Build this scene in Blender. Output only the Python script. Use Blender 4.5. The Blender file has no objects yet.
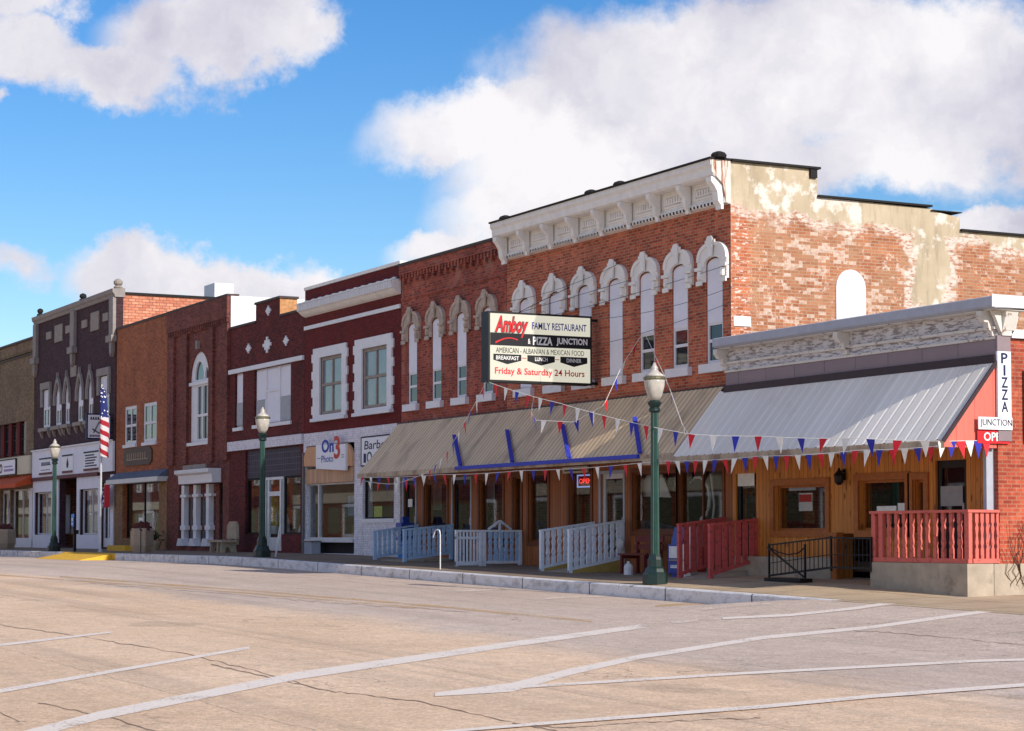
import bpy, bmesh, math, random
from mathutils import Vector
from mathutils.geometry import tessellate_polygon
random.seed(7)
R = math.radians
scene = bpy.context.scene
COL = scene.collection

# ------------------------------------------------------------------ camera
FPX, XV, HZ = 2086., -560., 535.
TH = math.atan((512 - XV) / FPX); SN, CS = math.sin(TH), math.cos(TH)
XC, YC, HC = 38.3, -25., .63
cam_d = bpy.data.cameras.new('camera'); cam = bpy.data.objects.new('camera', cam_d); COL.objects.link(cam)
cam.location = (XC, YC, HC); PITCH = R(2.7)
cam.rotation_euler = (R(90) + PITCH, 0, math.pi / 2 - TH)
cam_d.sensor_width = 36; cam_d.lens = FPX * math.cos(PITCH) * 36 / 1024; cam_d.shift_y = (HZ - FPX * math.sin(PITCH) - 365.5) / 1024
cam_d.clip_end = 6000; cam_d.clip_start = .1
scene.camera = cam

def X(px, Y=0.):                       # world x on the vertical plane y = Y seen at photo column px
    r = (px - 512) / FPX
    return XC + (Y - YC) / (SN + CS * r) * (-CS + SN * r)
def Z(px, py, Y=0.):
    r = (px - 512) / FPX
    return HC - (Y - YC) / (SN + CS * r) * (py - HZ) / FPX
def YX(px, Xp):                        # world y on the plane x = Xp
    r = (px - 512) / FPX
    return YC + (Xp - XC) / (-CS + SN * r) * (SN + CS * r)
def ZX(px, py, Xp):
    r = (px - 512) / FPX
    return HC - (Xp - XC) / (-CS + SN * r) * (py - HZ) / FPX

# ------------------------------------------------------------------ light
SUN_E, SUN_A = R(29), R(13)            # height; degrees behind the line of the fronts
sd = Vector((math.cos(SUN_E) * math.cos(SUN_A), math.cos(SUN_E) * math.sin(SUN_A), math.sin(SUN_E)))
sl = bpy.data.lights.new('sun', 'SUN'); sl.energy = 4.6; sl.angle = R(.5); sl.color = (1, .93, .84)
so = bpy.data.objects.new('sun', sl); COL.objects.link(so); so.rotation_euler = sd.to_track_quat('Z', 'Y').to_euler()
scene.view_settings.view_transform = 'Standard'; scene.view_settings.look = 'None'
scene.view_settings.exposure = 0.1; scene.view_settings.gamma = 1

world = bpy.data.worlds.new('World'); scene.world = world; world.use_nodes = True
nt = world.node_tree; N = nt.nodes; L = nt.links
for n in list(N): N.remove(n)
def nd(t, **kw):
    n = N.new(t)
    for k, v in kw.items(): setattr(n, k, v)
    return n
def wm(op, a, b=None, c=None):
    n = N.new('ShaderNodeMath'); n.operation = op
    for i, v in enumerate((a, b, c)):
        if v is None: continue
        if isinstance(v, (int, float)): n.inputs[i].default_value = v
        else: L.new(v, n.inputs[i])
    return n.outputs[0]
out = nd('ShaderNodeOutputWorld'); bg = nd('ShaderNodeBackground'); L.new(bg.outputs[0], out.inputs[0])
sky = nd('ShaderNodeTexSky', sky_type='NISHITA', sun_disc=False)
sky.sun_elevation = SUN_E; sky.sun_rotation = math.pi / 2 - SUN_A
sky.air_density = 1.0; sky.dust_density = .3; sky.ozone_density = 3.
SKY_STRENGTH = .11
bg.inputs[1].default_value = SKY_STRENGTH
tc = nd('ShaderNodeTexCoord'); sep = nd('ShaderNodeSeparateXYZ'); L.new(tc.outputs['Generated'], sep.inputs[0])
az = wm('ARCTAN2', sep.outputs[1], sep.outputs[0])        # azimuth and height of a sky direction
el = wm('ARCSINE', sep.outputs[2])
comb = nd('ShaderNodeCombineXYZ'); L.new(az, comb.inputs[0]); L.new(el, comb.inputs[1])
def dirang(px, py):
    r = (px - 512) / FPX; d = Vector((-CS + SN * r, SN + CS * r, (HZ - py) / FPX)).normalized()
    return math.atan2(d.y, d.x), math.asin(d.z)
nz = nd('ShaderNodeTexNoise'); nz.inputs['Scale'].default_value = 16; nz.inputs['Detail'].default_value = 11; nz.inputs['Roughness'].default_value = .63
L.new(comb.outputs[0], nz.inputs['Vector'])
vm = nd('ShaderNodeVectorMath', operation='SUBTRACT'); L.new(nz.outputs['Color'], vm.inputs[0]); vm.inputs[1].default_value = (.5, .5, .5)
vs = nd('ShaderNodeVectorMath', operation='SCALE'); L.new(vm.outputs[0], vs.inputs[0]); vs.inputs['Scale'].default_value = .055
va = nd('ShaderNodeVectorMath', operation='ADD'); L.new(comb.outputs[0], va.inputs[0]); L.new(vs.outputs[0], va.inputs[1])
CLOUDS = [  # where each cloud stands: photo column, row, half width, half height, tilt, weight
    (800, 70, 330, 95, 0, 1.25), (620, 120, 215, 95, 22, 1.2), (470, 120, 125, 45, 14, 1.0), (560, 200, 150, 62, 10, 1.1), (960, 85, 230, 98, 0, 1.15), (450, 245, 70, 22, 10, .9),
    (740, 160, 300, 45, 0, 1.1), (985, 220, 55, 24, 0, 1.1),
    (215, 25, 130, 52, 10, 1.15), (110, 72, 95, 34, -3, 1.1), (20, 52, 70, 34, 0, 1.0), (10, 8, 70, 22, 0, .9), (285, 20, 60, 34, 0, .9),
    (140, 272, 85, 40, -4, 1.15), (235, 292, 95, 32, -10, 1.1), (15, 258, 45, 22, 0, .55), (330, 300, 60, 30, -20, .8), (5, 92, 16, 8, 0, .6)]
field = None
for (px, py, w, h, tilt, wt) in CLOUDS:
    a, e = dirang(px, py)
    s1 = nd('ShaderNodeVectorMath', operation='SUBTRACT'); L.new(va.outputs[0], s1.inputs[0]); s1.inputs[1].default_value = (a, e, 0)
    r1 = nd('ShaderNodeVectorRotate', rotation_type='Z_AXIS'); L.new(s1.outputs[0], r1.inputs['Vector']); r1.inputs['Angle'].default_value = R(tilt)
    m1 = nd('ShaderNodeVectorMath', operation='MULTIPLY'); L.new(r1.outputs[0], m1.inputs[0]); m1.inputs[1].default_value = (FPX / w, FPX / h, 0)
    l1 = nd('ShaderNodeVectorMath', operation='LENGTH'); L.new(m1.outputs[0], l1.inputs[0])
    f = wm('MULTIPLY', wm('SUBTRACT', 1.0, wm('POWER', l1.outputs['Value'], 1.6)), wt)
    field = f if field is None else wm('SMOOTH_MAX', field, f, .12)
# elsewhere in the sky, broken cloud
nz2 = nd('ShaderNodeTexNoise'); nz2.inputs['Scale'].default_value = 2.6; nz2.inputs['Detail'].default_value = 6
L.new(tc.outputs['Generated'], nz2.inputs['Vector'])
gen = wm('MULTIPLY', wm('SUBTRACT', nz2.outputs['Fac'], .52), 7.)
a0, e0 = dirang(512, 300)
dd = nd('ShaderNodeVectorMath', operation='DISTANCE'); L.new(comb.outputs[0], dd.inputs[0]); dd.inputs[1].default_value = (a0, e0, 0)
ms = nd('ShaderNodeMapRange'); L.new(dd.outputs['Value'], ms.inputs[0]); ms.inputs[1].default_value = .36; ms.inputs[2].default_value = .5
gen = wm('SUBTRACT', wm('MULTIPLY', wm('ADD', gen, 3.), ms.outputs[0]), 3.)
field = wm('MAXIMUM', field, gen)
field = wm('ADD', field, wm('MULTIPLY', wm('SUBTRACT', nz.outputs['Fac'], .5), 1.9))
alpha = nd('ShaderNodeMapRange', interpolation_type='SMOOTHSTEP'); L.new(field, alpha.inputs[0]); alpha.inputs[1].default_value = -.12; alpha.inputs[2].default_value = .62
nz3 = nd('ShaderNodeTexNoise'); nz3.inputs['Scale'].default_value = 9; nz3.inputs['Detail'].default_value = 7; nz3.inputs['Roughness'].default_value = .55
L.new(va.outputs[0], nz3.inputs['Vector'])
cr = nd('ShaderNodeValToRGB'); L.new(nz3.outputs['Fac'], cr.inputs[0])
cr.color_ramp.elements[0].position = .36; cr.color_ramp.elements[0].color = (.54, .53, .64, 1)
cr.color_ramp.elements[1].position = .6; cr.color_ramp.elements[1].color = (.90, .88, .90, 1)
csc = nd('ShaderNodeVectorMath', operation='SCALE'); L.new(cr.outputs[0], csc.inputs[0]); csc.inputs['Scale'].default_value = 1 / SKY_STRENGTH
hs = nd('ShaderNodeHueSaturation'); hs.inputs['Hue'].default_value = .508; hs.inputs['Saturation'].default_value = 1.36; hs.inputs['Value'].default_value = 1.16; L.new(sky.outputs[0], hs.inputs['Color'])
mx = nd('ShaderNodeMix', data_type='RGBA'); L.new(alpha.outputs[0], mx.inputs[0]); L.new(hs.outputs[0], mx.inputs[6]); L.new(csc.outputs[0], mx.inputs[7])
L.new(mx.outputs[2], bg.inputs[0])

# ------------------------------------------------------------------ materials
def lin(c): return tuple(((v / 255 + .055) / 1.055) ** 2.4 if v > 10 else v / 255 / 12.92 for v in c)
MATS = {}
class MT:
    """small helper round one node material"""
    def __init__(s, name, rough=.8, metal=0., spec=.3):
        s.m = bpy.data.materials.new(name); s.m.use_nodes = True; s.t = s.m.node_tree; s.n = s.t.nodes; s.l = s.t.links
        s.b = s.n['Principled BSDF']; s.b.inputs['Roughness'].default_value = rough; s.b.inputs['Metallic'].default_value = metal
        s.b.inputs['Specular IOR Level'].default_value = spec
        s.tc = s.n.new('ShaderNodeTexCoord'); s.oc = s.tc.outputs['Object']
        sp = s.n.new('ShaderNodeSeparateXYZ'); s.l.new(s.oc, sp.inputs[0]); s.x, s.y, s.z = sp.outputs
    def set(s, inp, v):
        if isinstance(v, (int, float)): inp.default_value = v
        elif isinstance(v, tuple): inp.default_value = v if len(v) == 4 or inp.type == 'VECTOR' else (*v, 1)
        else: s.l.new(v, inp)
    def math(s, op, a, b=None, c=None):
        n = s.n.new('ShaderNodeMath'); n.operation = op
        for i, v in enumerate((a, b, c)):
            if v is not None: s.set(n.inputs[i], v)
        return n.outputs[0]
    def vec(s, x, y, z=0.):
        n = s.n.new('ShaderNodeCombineXYZ')
        for i, v in enumerate((x, y, z)): s.set(n.inputs[i], v)
        return n.outputs[0]
    def scalev(s, v, sc):
        n = s.n.new('ShaderNodeVectorMath'); n.operation = 'MULTIPLY'; s.set(n.inputs[0], v); n.inputs[1].default_value = sc; return n.outputs[0]
    def noise(s, scale, detail=4., rough=.5, vec=None, dist=0.):
        n = s.n.new('ShaderNodeTexNoise'); s.set(n.inputs['Vector'], s.oc if vec is None else vec)
        n.inputs['Scale'].default_value = scale; n.inputs['Detail'].default_value = detail; n.inputs['Roughness'].default_value = rough; n.inputs['Distortion'].default_value = dist
        return n.outputs['Fac']
    def ramp(s, v, a, b, lo=0., hi=1., smooth=False):
        n = s.n.new('ShaderNodeMapRange'); s.set(n.inputs[0], v); n.inputs[1].default_value = a; n.inputs[2].default_value = b; n.inputs[3].default_value = lo; n.inputs[4].default_value = hi
        if smooth: n.interpolation_type = 'SMOOTHSTEP'
        return n.outputs[0]
    def mix(s, f, a, b, mode='MIX'):
        n = s.n.new('ShaderNodeMix'); n.data_type = 'RGBA'; n.blend_type = mode; s.set(n.inputs[0], f); s.set(n.inputs[6], a); s.set(n.inputs[7], b); return n.outputs[2]
    def bump(s, h, strength=.3, dist=.01):
        n = s.n.new('ShaderNodeBump'); s.l.new(h, n.inputs['Height']); n.inputs['Strength'].default_value = strength; n.inputs['Distance'].default_value = dist
        s.l.new(n.outputs[0], s.b.inputs['Normal'])
    def col(s, c): s.set(s.b.inputs['Base Color'], c)
    def rough(s, v): s.set(s.b.inputs['Roughness'], v)

def plain(name, c, rough=.6, metal=0., var=.12, scale=6., bump=0., spec=.3, dirt=None):
    if name in MATS: return MATS[name]
    m = MT(name, rough, metal, spec); c = lin(c)
    n1 = m.noise(scale, 6, .6)
    c1 = tuple(v * (1 - var) for v in c); c2 = tuple(min(1, v * (1 + var)) for v in c)
    k = m.mix(m.ramp(n1, .3, .7), c1, c2)
    if dirt: k = m.mix(m.ramp(m.noise(scale * .6, 8, .7), .57, .74, 0, dirt[1]), k, lin(dirt[0]))
    m.col(k)
    if bump: m.bump(m.noise(scale * 6, 5, .6), bump, .01)
    MATS[name] = m.m; return m.m

def brick(name, ca, cb, mortar, var=.35, msize=.008, stain=None, w=.205, h=.072, rough=.88):
    m = MT(name, rough)
    v = m.vec(m.math('ADD', m.x, m.y), m.z)
    b = m.n.new('ShaderNodeTexBrick'); m.l.new(v, b.inputs['Vector'])
    b.inputs['Color1'].default_value = (*lin(ca), 1); b.inputs['Color2'].default_value = (*lin(cb), 1); b.inputs['Mortar'].default_value = (*lin(mortar), 1)
    b.inputs['Scale'].default_value = 1; b.inputs['Mortar Size'].default_value = msize; b.inputs['Brick Width'].default_value = w; b.inputs['Row Height'].default_value = h; b.inputs['Mortar Smooth'].default_value = .3
    big = m.noise(.55, 6, .6); fine = m.noise(9, 3, .6)
    k = m.mix(1., b.outputs['Color'], m.mix(m.ramp(big, .3, .7), (1 - var,) * 3, (1 + var * .55,) * 3), 'MULTIPLY')
    k = m.mix(1., k, m.mix(m.ramp(fine, .3, .7), (.8,) * 3, (1.15,) * 3), 'MULTIPLY')
    # streaks running down the wall
    st = m.noise(1., 5, .65, m.scalev(m.vec(m.math('ADD', m.x, m.y), m.z), (2.2, .25, 1)))
    k = m.mix(m.ramp(st, .52, .75, 0, .38), k, lin((52, 40, 38)))
    if stain: k = m.mix(m.ramp(m.noise(stain[2], 9, .68), stain[3], stain[3] + .1, 0, stain[1]), k, lin(stain[0]))
    m.col(k); m.bump(b.outputs['Fac'], -.35, .006)
    MATS[name] = m.m; return m.m

BRK = dict(
    corner=brick('red_brick', (206, 108, 76), (150, 66, 48), (172, 136, 112), .22, .011),
    two=brick('weathered_red_brick', (182, 84, 64), (122, 50, 44), (140, 106, 92), .34, .01, ((158, 124, 106), .45, 1.1, .54)),
    photo=brick('maroon_painted_brick', (116, 36, 34), (96, 27, 27), (72, 22, 22), .15, .008),
    diamond=brick('dark_maroon_brick', (114, 42, 40), (74, 26, 27), (92, 52, 48), .25, .008),
    arch=brick('brown_red_brick', (140, 76, 66), (98, 50, 45), (112, 78, 70), .3, .009),
    orange=brick('orange_brown_brick', (178, 104, 66), (140, 76, 50), (156, 108, 82), .22, .009),
    lodge=brick('purple_brown_brick', (84, 54, 60), (56, 36, 42), (68, 50, 55), .2, .008),
    olive=brick('olive_brown_brick', (146, 122, 94), (108, 88, 68), (124, 108, 88), .25, .009),
    pier=brick('tan_brown_brick', (158, 122, 88), (134, 100, 70), (128, 104, 80), .2, .006),
    pink=brick('salmon_side_brick', (232, 158, 126), (196, 118, 90), (150, 100, 84), .2, .016, w=.3, h=.12),
    rest=brick('faded_orange_red_brick', (196, 92, 66), (156, 62, 46), (176, 120, 96), .3, .01, ((205, 130, 95), .5, 1.6, .55)),
    white=brick('white_painted_brick', (228, 226, 232), (218, 216, 224), (192, 190, 200), .06, .006),
    tan=brick('chimney_orange_brick', (216, 160, 108), (196, 138, 90), (190, 150, 112), .15, .007))

def side_wall_mat():
    """old party wall: soft brick, flaking white paint, tan render along the top and down the flue"""
    m = MT('flaking_painted_brick_wall', .92)
    v = m.vec(m.math('ADD', m.x, m.y), m.z)
    b = m.n.new('ShaderNodeTexBrick'); m.l.new(v, b.inputs['Vector'])
    b.inputs['Color1'].default_value = (*lin((198, 132, 94)), 1); b.inputs['Color2'].default_value = (*lin((152, 92, 62)), 1); b.inputs['Mortar'].default_value = (*lin((182, 156, 134)), 1)
    b.inputs['Scale'].default_value = 1; b.inputs['Mortar Size'].default_value = .011; b.inputs['Brick Width'].default_value = .21; b.inputs['Row Height'].default_value = .074; b.inputs['Bias'].default_value = -.1
    big = m.noise(.8, 6, .65)
    k = m.mix(1., b.outputs['Color'], m.mix(m.ramp(big, .3, .7), (.72, .66, .62), (1.1, 1.06, 1.0)), 'MULTIPLY')
    k = m.mix(m.ramp(m.noise(1.3, 7, .7), .46, .64, 0, .6), k, lin((172, 138, 108)))
    # paint left on single bricks
    pv = m.scalev(m.vec(m.math('ADD', m.x, m.y), m.z), (5.2, 13.5, 1))
    vo = m.n.new('ShaderNodeTexNoise'); m.l.new(pv, vo.inputs['Vector']); vo.inputs['Scale'].default_value = 1; vo.inputs['Detail'].default_value = 2; vo.inputs['Roughness'].default_value = .7
    patch = m.noise(.62, 5, .6, dist=.4)
    row = m.math('FLOOR', m.math('DIVIDE', m.z, .074)); hcol = m.math('FLOOR', m.math('DIVIDE', m.math('ADD', m.math('ADD', m.x, m.y), m.math('MULTIPLY', m.math('FRACT', m.math('DIVIDE', row, 2.)), .21)), .21))
    cell = m.n.new('ShaderNodeTexWhiteNoise'); cell.noise_dimensions = '2D'; m.l.new(m.vec(hcol, row), cell.inputs['Vector'])
    k = m.mix(m.ramp(cell.outputs['Value'], .0, 1., .0, .35), k, lin((150, 96, 72)))
    fl = m.math('MULTIPLY', m.math('GREATER_THAN', m.math('ADD', m.ramp(patch, .44, 1.0), m.math('MULTIPLY', m.math('SUBTRACT', m.noise(7, 3, .6), .5), .6)), cell.outputs['Value']), m.ramp(patch, .44, .52))
    k = m.mix(m.math('MULTIPLY', fl, m.ramp(m.noise(11, 5, .7), .36, .6, .15, .72)), k, lin((214, 198, 184)))
    fk = m.math('MULTIPLY', m.ramp(m.noise(6.5, 8, .75), .57, .62), m.ramp(m.noise(.8, 4, .6), .42, .58)); k = m.mix(m.math('MULTIPLY', fk, .7), k, lin((216, 204, 192)))
    # the front strip beside the corner keeps clean red brick
    wob = m.math('MULTIPLY', m.math('SUBTRACT', m.noise(1.3, 9, .68), .5), 1.5)
    corner = m.ramp(m.math('ADD', m.y, m.math('MULTIPLY', wob, .35)), .42, .5, 1, 0)
    k = m.mix(m.math('MULTIPLY', corner, .85), k, m.mix(m.ramp(vo.outputs['Fac'], .56, .64), m.mix(1., b.outputs['Color'], (.98, .72, .66), 'MULTIPLY'), lin((225, 208, 196))))
    # render along the top edge, stepping down with the parapet
    top = m.math('SUBTRACT', 7.86, m.math('MULTIPLY', m.y, .055))
    dz = m.math('ADD', m.math('SUBTRACT', m.z, top), m.math('MULTIPLY', wob, .75))
    flue = m.math('ADD', m.math('ABSOLUTE', m.math('SUBTRACT', m.y, 5.45)), m.math('MULTIPLY', wob, .8))
    flm = m.math('MULTIPLY', m.ramp(flue, .42, .5, 1, 0), m.ramp(m.math('ADD', m.z, m.math('MULTIPLY', wob, .7)), 5.85, 5.95))
    ren = m.math('MAXIMUM', m.ramp(dz, -.03, .05), flm)
    edge = m.math('MAXIMUM', m.math('MULTIPLY', m.ramp(dz, -.3, -.16), m.ramp(m.noise(1.4, 4, .6), .38, .52)), m.math('MULTIPLY', m.ramp(flue, .68, .78, 1, 0), m.ramp(m.math('ADD', m.z, m.math('MULTIPLY', wob, .7)), 5.62, 5.72)))
    k = m.mix(m.math('MULTIPLY', edge, m.ramp(vo.outputs['Fac'], .42, .52, .15, .9)), k, lin((216, 204, 192)))
    rc = m.mix(m.ramp(m.noise(1.1, 7, .6), .3, .7), lin((178, 162, 136)), lin((200, 184, 158)))
    rs = m.noise(1., 6, .7, m.scalev(m.vec(m.math('ADD', m.x, m.y), m.z), (3.5, .5, 1)))
    rc = m.mix(m.ramp(rs, .5, .7, 0, .5), rc, lin((122, 108, 90)))
    rc = m.mix(m.ramp(m.noise(1.25, 9, .66), .54, .6, 0, .85), rc, lin((226, 216, 206)))
    k = m.mix(ren, k, rc)
    m.col(k); m.bump(m.math('ADD', b.outputs['Fac'], m.math('MULTIPLY', ren, -1.5)), -.4, .008)
    return m.m
BRK['side'] = side_wall_mat()

def peeled(name, base, under, amt=.52, scale=5., sx=1., sz=1.6):
    m = MT(name, .8)
    n = m.noise(scale, 9, .72, m.scalev(m.oc, (sx, sx, sz)))
    c = m.mix(m.ramp(n, amt, amt + .06), lin(base), lin(under))
    c = m.mix(m.ramp(m.noise(2.2, 6, .6), .35, .7, 0, .3), c, tuple(v * .6 for v in lin(base)))
    m.col(c); m.bump(n, .35, .01); MATS[name] = m.m; return m.m

def streaked_tin():
    m = MT('rust_streaked_tin', .7); n = m.noise(1., 5, .7, m.scalev(m.oc, (9., 9., .8)))
    m.col(m.mix(m.ramp(n, .46, .56), lin((222, 210, 198)), lin((150, 84, 58)))); return m.m
def boards(name, ca, cb, pitch, groove=.07, knots=True, horizontal=False, dark=.35, rough=.6):
    m = MT(name, rough, 0, .35)
    u = m.z if horizontal else m.math('ADD', m.x, m.y)
    t = m.math('DIVIDE', u, pitch); fr = m.math('FRACT', t); idx = m.math('FLOOR', t)
    wn = m.n.new('ShaderNodeTexWhiteNoise'); wn.noise_dimensions = '1D'; m.l.new(idx, wn.inputs['W'])
    gv = m.vec(m.math('MULTIPLY', u, 22.), m.math('MULTIPLY', m.x if horizontal else m.z, 1.6), m.math('MULTIPLY', wn.outputs['Value'], 40.))
    g = m.noise(1., 5, .6, gv)
    c = m.mix(m.ramp(g, .3, .7), lin(ca), lin(cb))
    c = m.mix(1., c, m.mix(wn.outputs['Value'], (.82,) * 3, (1.1,) * 3), 'MULTIPLY')
    if knots:
        kv = m.vec(m.math('MULTIPLY', u, 5.5), m.math('MULTIPLY', m.z, 2.6), m.math('MULTIPLY', wn.outputs['Value'], 13.))
        vo = m.n.new('ShaderNodeTexVoronoi'); m.l.new(kv, vo.inputs['Vector']); vo.inputs['Scale'].default_value = 1.
        c = m.mix(m.ramp(vo.outputs['Distance'], .1, .24, .9, 0), c, tuple(v * .3 for v in lin(ca)))
    gr = m.math('LESS_THAN', fr, groove)
    c = m.mix(gr, c, tuple(v * dark for v in lin(ca)))
    m.col(c); m.bump(m.math('ADD', gr, m.math('MULTIPLY', g, -.15)), -.5, .01)
    MATS[name] = m.m; return m.m

def glass():
    m = bpy.data.materials.new('window_glass'); m.use_nodes = True; t = m.node_tree; n = t.nodes
    n.remove(n['Principled BSDF'])
    tr = n.new('ShaderNodeBsdfTransparent'); tr.inputs[0].default_value = (.88, .9, .9, 1)
    gl = n.new('ShaderNodeBsdfGlossy'); gl.inputs['Roughness'].default_value = .02; gl.inputs[0].default_value = (.9, .93, .95, 1)
    lw = n.new('ShaderNodeLayerWeight'); lw.inputs['Blend'].default_value = .5
    pw = n.new('ShaderNodeMath'); pw.operation = 'POWER'; t.links.new(lw.outputs['Facing'], pw.inputs[0]); pw.inputs[1].default_value = 5
    fr = n.new('ShaderNodeMath'); fr.operation = 'MULTIPLY_ADD'; t.links.new(pw.outputs[0], fr.inputs[0]); fr.inputs[1].default_value = .9; fr.inputs[2].default_value = .045
    mx = n.new('ShaderNodeMixShader'); t.links.new(fr.outputs[0], mx.inputs[0]); t.links.new(tr.outputs[0], mx.inputs[1]); t.links.new(gl.outputs[0], mx.inputs[2])
    t.links.new(mx.outputs[0], n['Material Output'].inputs[0]); return m
GLASS = glass()
def glossy_pane(name, c):              # old sash glass with dusk-grey rooms behind it
    m = MT(name, .06, 0, .5); n = m.noise(1.3, 4, .6)
    m.col(m.mix(m.ramp(n, .3, .7), lin(c), tuple(v * 1.5 for v in lin(c)))); m.bump(m.noise(1.1, 2, .5), .06, .05); return m.m
SASHGLASS = glossy_pane('old_sash_glass', (34, 38, 42))
SASHGREY = glossy_pane('sash_glass_over_grey_blinds', (104, 112, 118))
def emit(name, c, s):
    m = bpy.data.materials.new(name); m.use_nodes = True; b = m.node_tree.nodes['Principled BSDF']
    b.inputs['Emission Color'].default_value = (*lin(c), 1); b.inputs['Emission Strength'].default_value = s; b.inputs['Base Color'].default_value = (*lin(c), 1); return m

M = dict(
    white=plain('white_paint', (222, 222, 226), .5, var=.05, scale=3, dirt=((150, 150, 150), .25)),
    board=plain('white_window_board', (226, 226, 236), .55, var=.04, scale=2),
    iron_white=plain('old_white_painted_iron', (232, 229, 224), .6, var=.07, scale=4, dirt=((168, 154, 136), .4)),
    stone=plain('grey_limestone', (150, 140, 132), .85, var=.15, scale=5, bump=.2),
    darkstone=plain('sooty_limestone', (146, 138, 134), .85, var=.15, scale=4, bump=.2),
    hoodstone=plain('brown_weathered_stone', (180, 164, 150), .85, var=.22, scale=6, bump=.3, dirt=((90, 74, 66), .5)),
    black=plain('black_tar', (34, 32, 32), .8, var=.2, scale=5, bump=.3),
    blackpaint=plain('black_paint', (24, 24, 26), .45),
    coping=plain('dark_coping', (70, 60, 58), .7, var=.2),
    roof=plain('roof_felt', (88, 86, 84), .95, var=.2),
    interior=plain('interior_plaster', (92, 84, 76), .9),
    floor=plain('interior_floor', (70, 56, 46), .6),
    cream=plain('cream_fascia', (206, 196, 170), .6, var=.05),
    orange=plain('orange_awning_cloth', (196, 84, 44), .8),
    maroon=plain('maroon_trim', (96, 34, 40), .6),
    mauve=plain('mauve_tile_panel', (138, 122, 126), .5, var=.08, scale=2),
    gutter=plain('dark_brown_gutter', (58, 42, 46), .5, var=.2),
    tanboard=plain('tan_stucco_board', (206, 158, 120), .75, var=.06),
    canvas=plain('grey_canopy_metal', (208, 208, 206), .5, var=.06),
    bluegrey=plain('blue_grey_canopy_felt', (92, 104, 122), .8, var=.2),
    green=plain('green_lamp_paint', (34, 70, 62), .42, var=.18, scale=9, spec=.5, dirt=((30, 56, 52), .5)),
    darkgreen=plain('dark_green_lamp_paint', (20, 42, 40), .42, var=.18, scale=9, spec=.5),
    concrete=plain('weathered_concrete', (172, 158, 140), .92, var=.2, scale=2.5, bump=.35, dirt=((84, 76, 70), .8)),
    agg=plain('exposed_aggregate', (166, 148, 128), .95, var=.3, scale=30, bump=.4),
    bluepaint=plain('blue_painted_lumber', (52, 64, 176), .55, var=.15),
    palblue=peeled('worn_pale_blue_paint', (176, 208, 240), (126, 162, 206), .56, 9),
    lightblue=peeled('flaking_light_blue_paint', (232, 240, 250), (186, 200, 218), .56, 9),
    pinkpaint=peeled('faded_coral_paint', (214, 110, 98), (168, 84, 76), .56, 8),
    redramp=peeled('faded_red_paint', (204, 92, 88), (158, 78, 74), .53, 7),
    yellow=plain('yellow_kerb_paint', (226, 176, 54), .7, var=.12, scale=5, dirt=((150, 125, 80), .4)),
    rampside=plain('mustard_ramp_side', (176, 150, 82), .8, var=.15),
    iron=plain('black_wrought_iron', (22, 22, 24), .5),
    benchred=plain('dark_red_bench_paint', (110, 48, 44), .6),
    news=plain('blue_newspaper_box', (32, 62, 150), .4, var=.08, spec=.5),
    newswhite=plain('white_newspaper_box', (222, 222, 224), .45),
    red=plain('red_print', (206, 36, 44), .6), blue=plain('blue_print', (40, 54, 160), .6), ink=plain('black_print', (24, 24, 30), .6), navy=plain('navy_print', (24, 34, 70), .6),
    grey=plain('grey_print', (110, 110, 110), .6),
    pred=plain('red_pennant', (205, 34, 48), .6), pblue=plain('blue_pennant', (40, 46, 160), .6), pwhite=plain('white_pennant', (234, 232, 226), .6),
    cord=plain('white_cord', (224, 222, 216), .7), wire=plain('dark_wire', (60, 58, 58), .6),
    signwhite=None, signpure=plain('white_sign_board', (232, 232, 238), .45, var=.03),
    steel=plain('dull_steel', (150, 150, 152), .4, .6), paper=plain('white_paper', (232, 232, 230), .7),
    curtain=plain('white_curtain', (206, 208, 214), .9, var=.12, scale=9), greycurtain=plain('grey_blind', (168, 172, 178), .9, var=.12, scale=9),
    wood_bright=boards('knotty_pine_boards', (192, 118, 48), (220, 146, 70), .135, .07, dark=.25),
    wood_dark=boards('brown_stained_boards', (148, 86, 46), (172, 106, 60), .15, .07, knots=False, dark=.25),
    wood_trim=plain('stained_pine_trim', (164, 96, 44), .5, var=.2, scale=8),
    wood_trimdark=plain('brown_wood_trim', (112, 64, 36), .55, var=.2, scale=8),
    pinkboards=boards('salmon_plywood', (214, 106, 92), (220, 116, 100), .42, .035, knots=False, dark=.6),
    peel=peeled('peeling_white_frieze', (214, 212, 214), (136, 128, 128), .49, 2.4, 1.6, 9.),
    peelcream=peeled('peeling_cream_wood', (218, 212, 204), (140, 112, 96), .56, 5),
    greytrim=plain('grey_painted_trim', (168, 172, 184), .55, var=.08),
    glazed=None, bright=plain('bronze_plaque', (84, 64, 52), .6), bronze=plain('bronze_letters', (140, 116, 92), .5),
    plant=plain('dark_foliage', (52, 72, 40), .8, var=.4, scale=20), mulch=plain('dry_red_mulch', (84, 46, 44), .95, var=.4, scale=20), twig=plain('pale_twig', (190, 184, 176), .8), vine=plain('brown_vine', (92, 66, 52), .9),
    bluesign=plain('bright_blue_sign', (46, 132, 216), .45), terracotta=plain('buff_clay_pot', (168, 150, 124), .8),
    benchstone=plain('buff_concrete_bench', (168, 154, 134), .9, var=.15, scale=5, bump=.3), aluminium=plain('pale_aluminium', (205, 208, 212), .4, .3),
    dark=plain('dark_recess', (40, 36, 36), .8))

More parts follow.
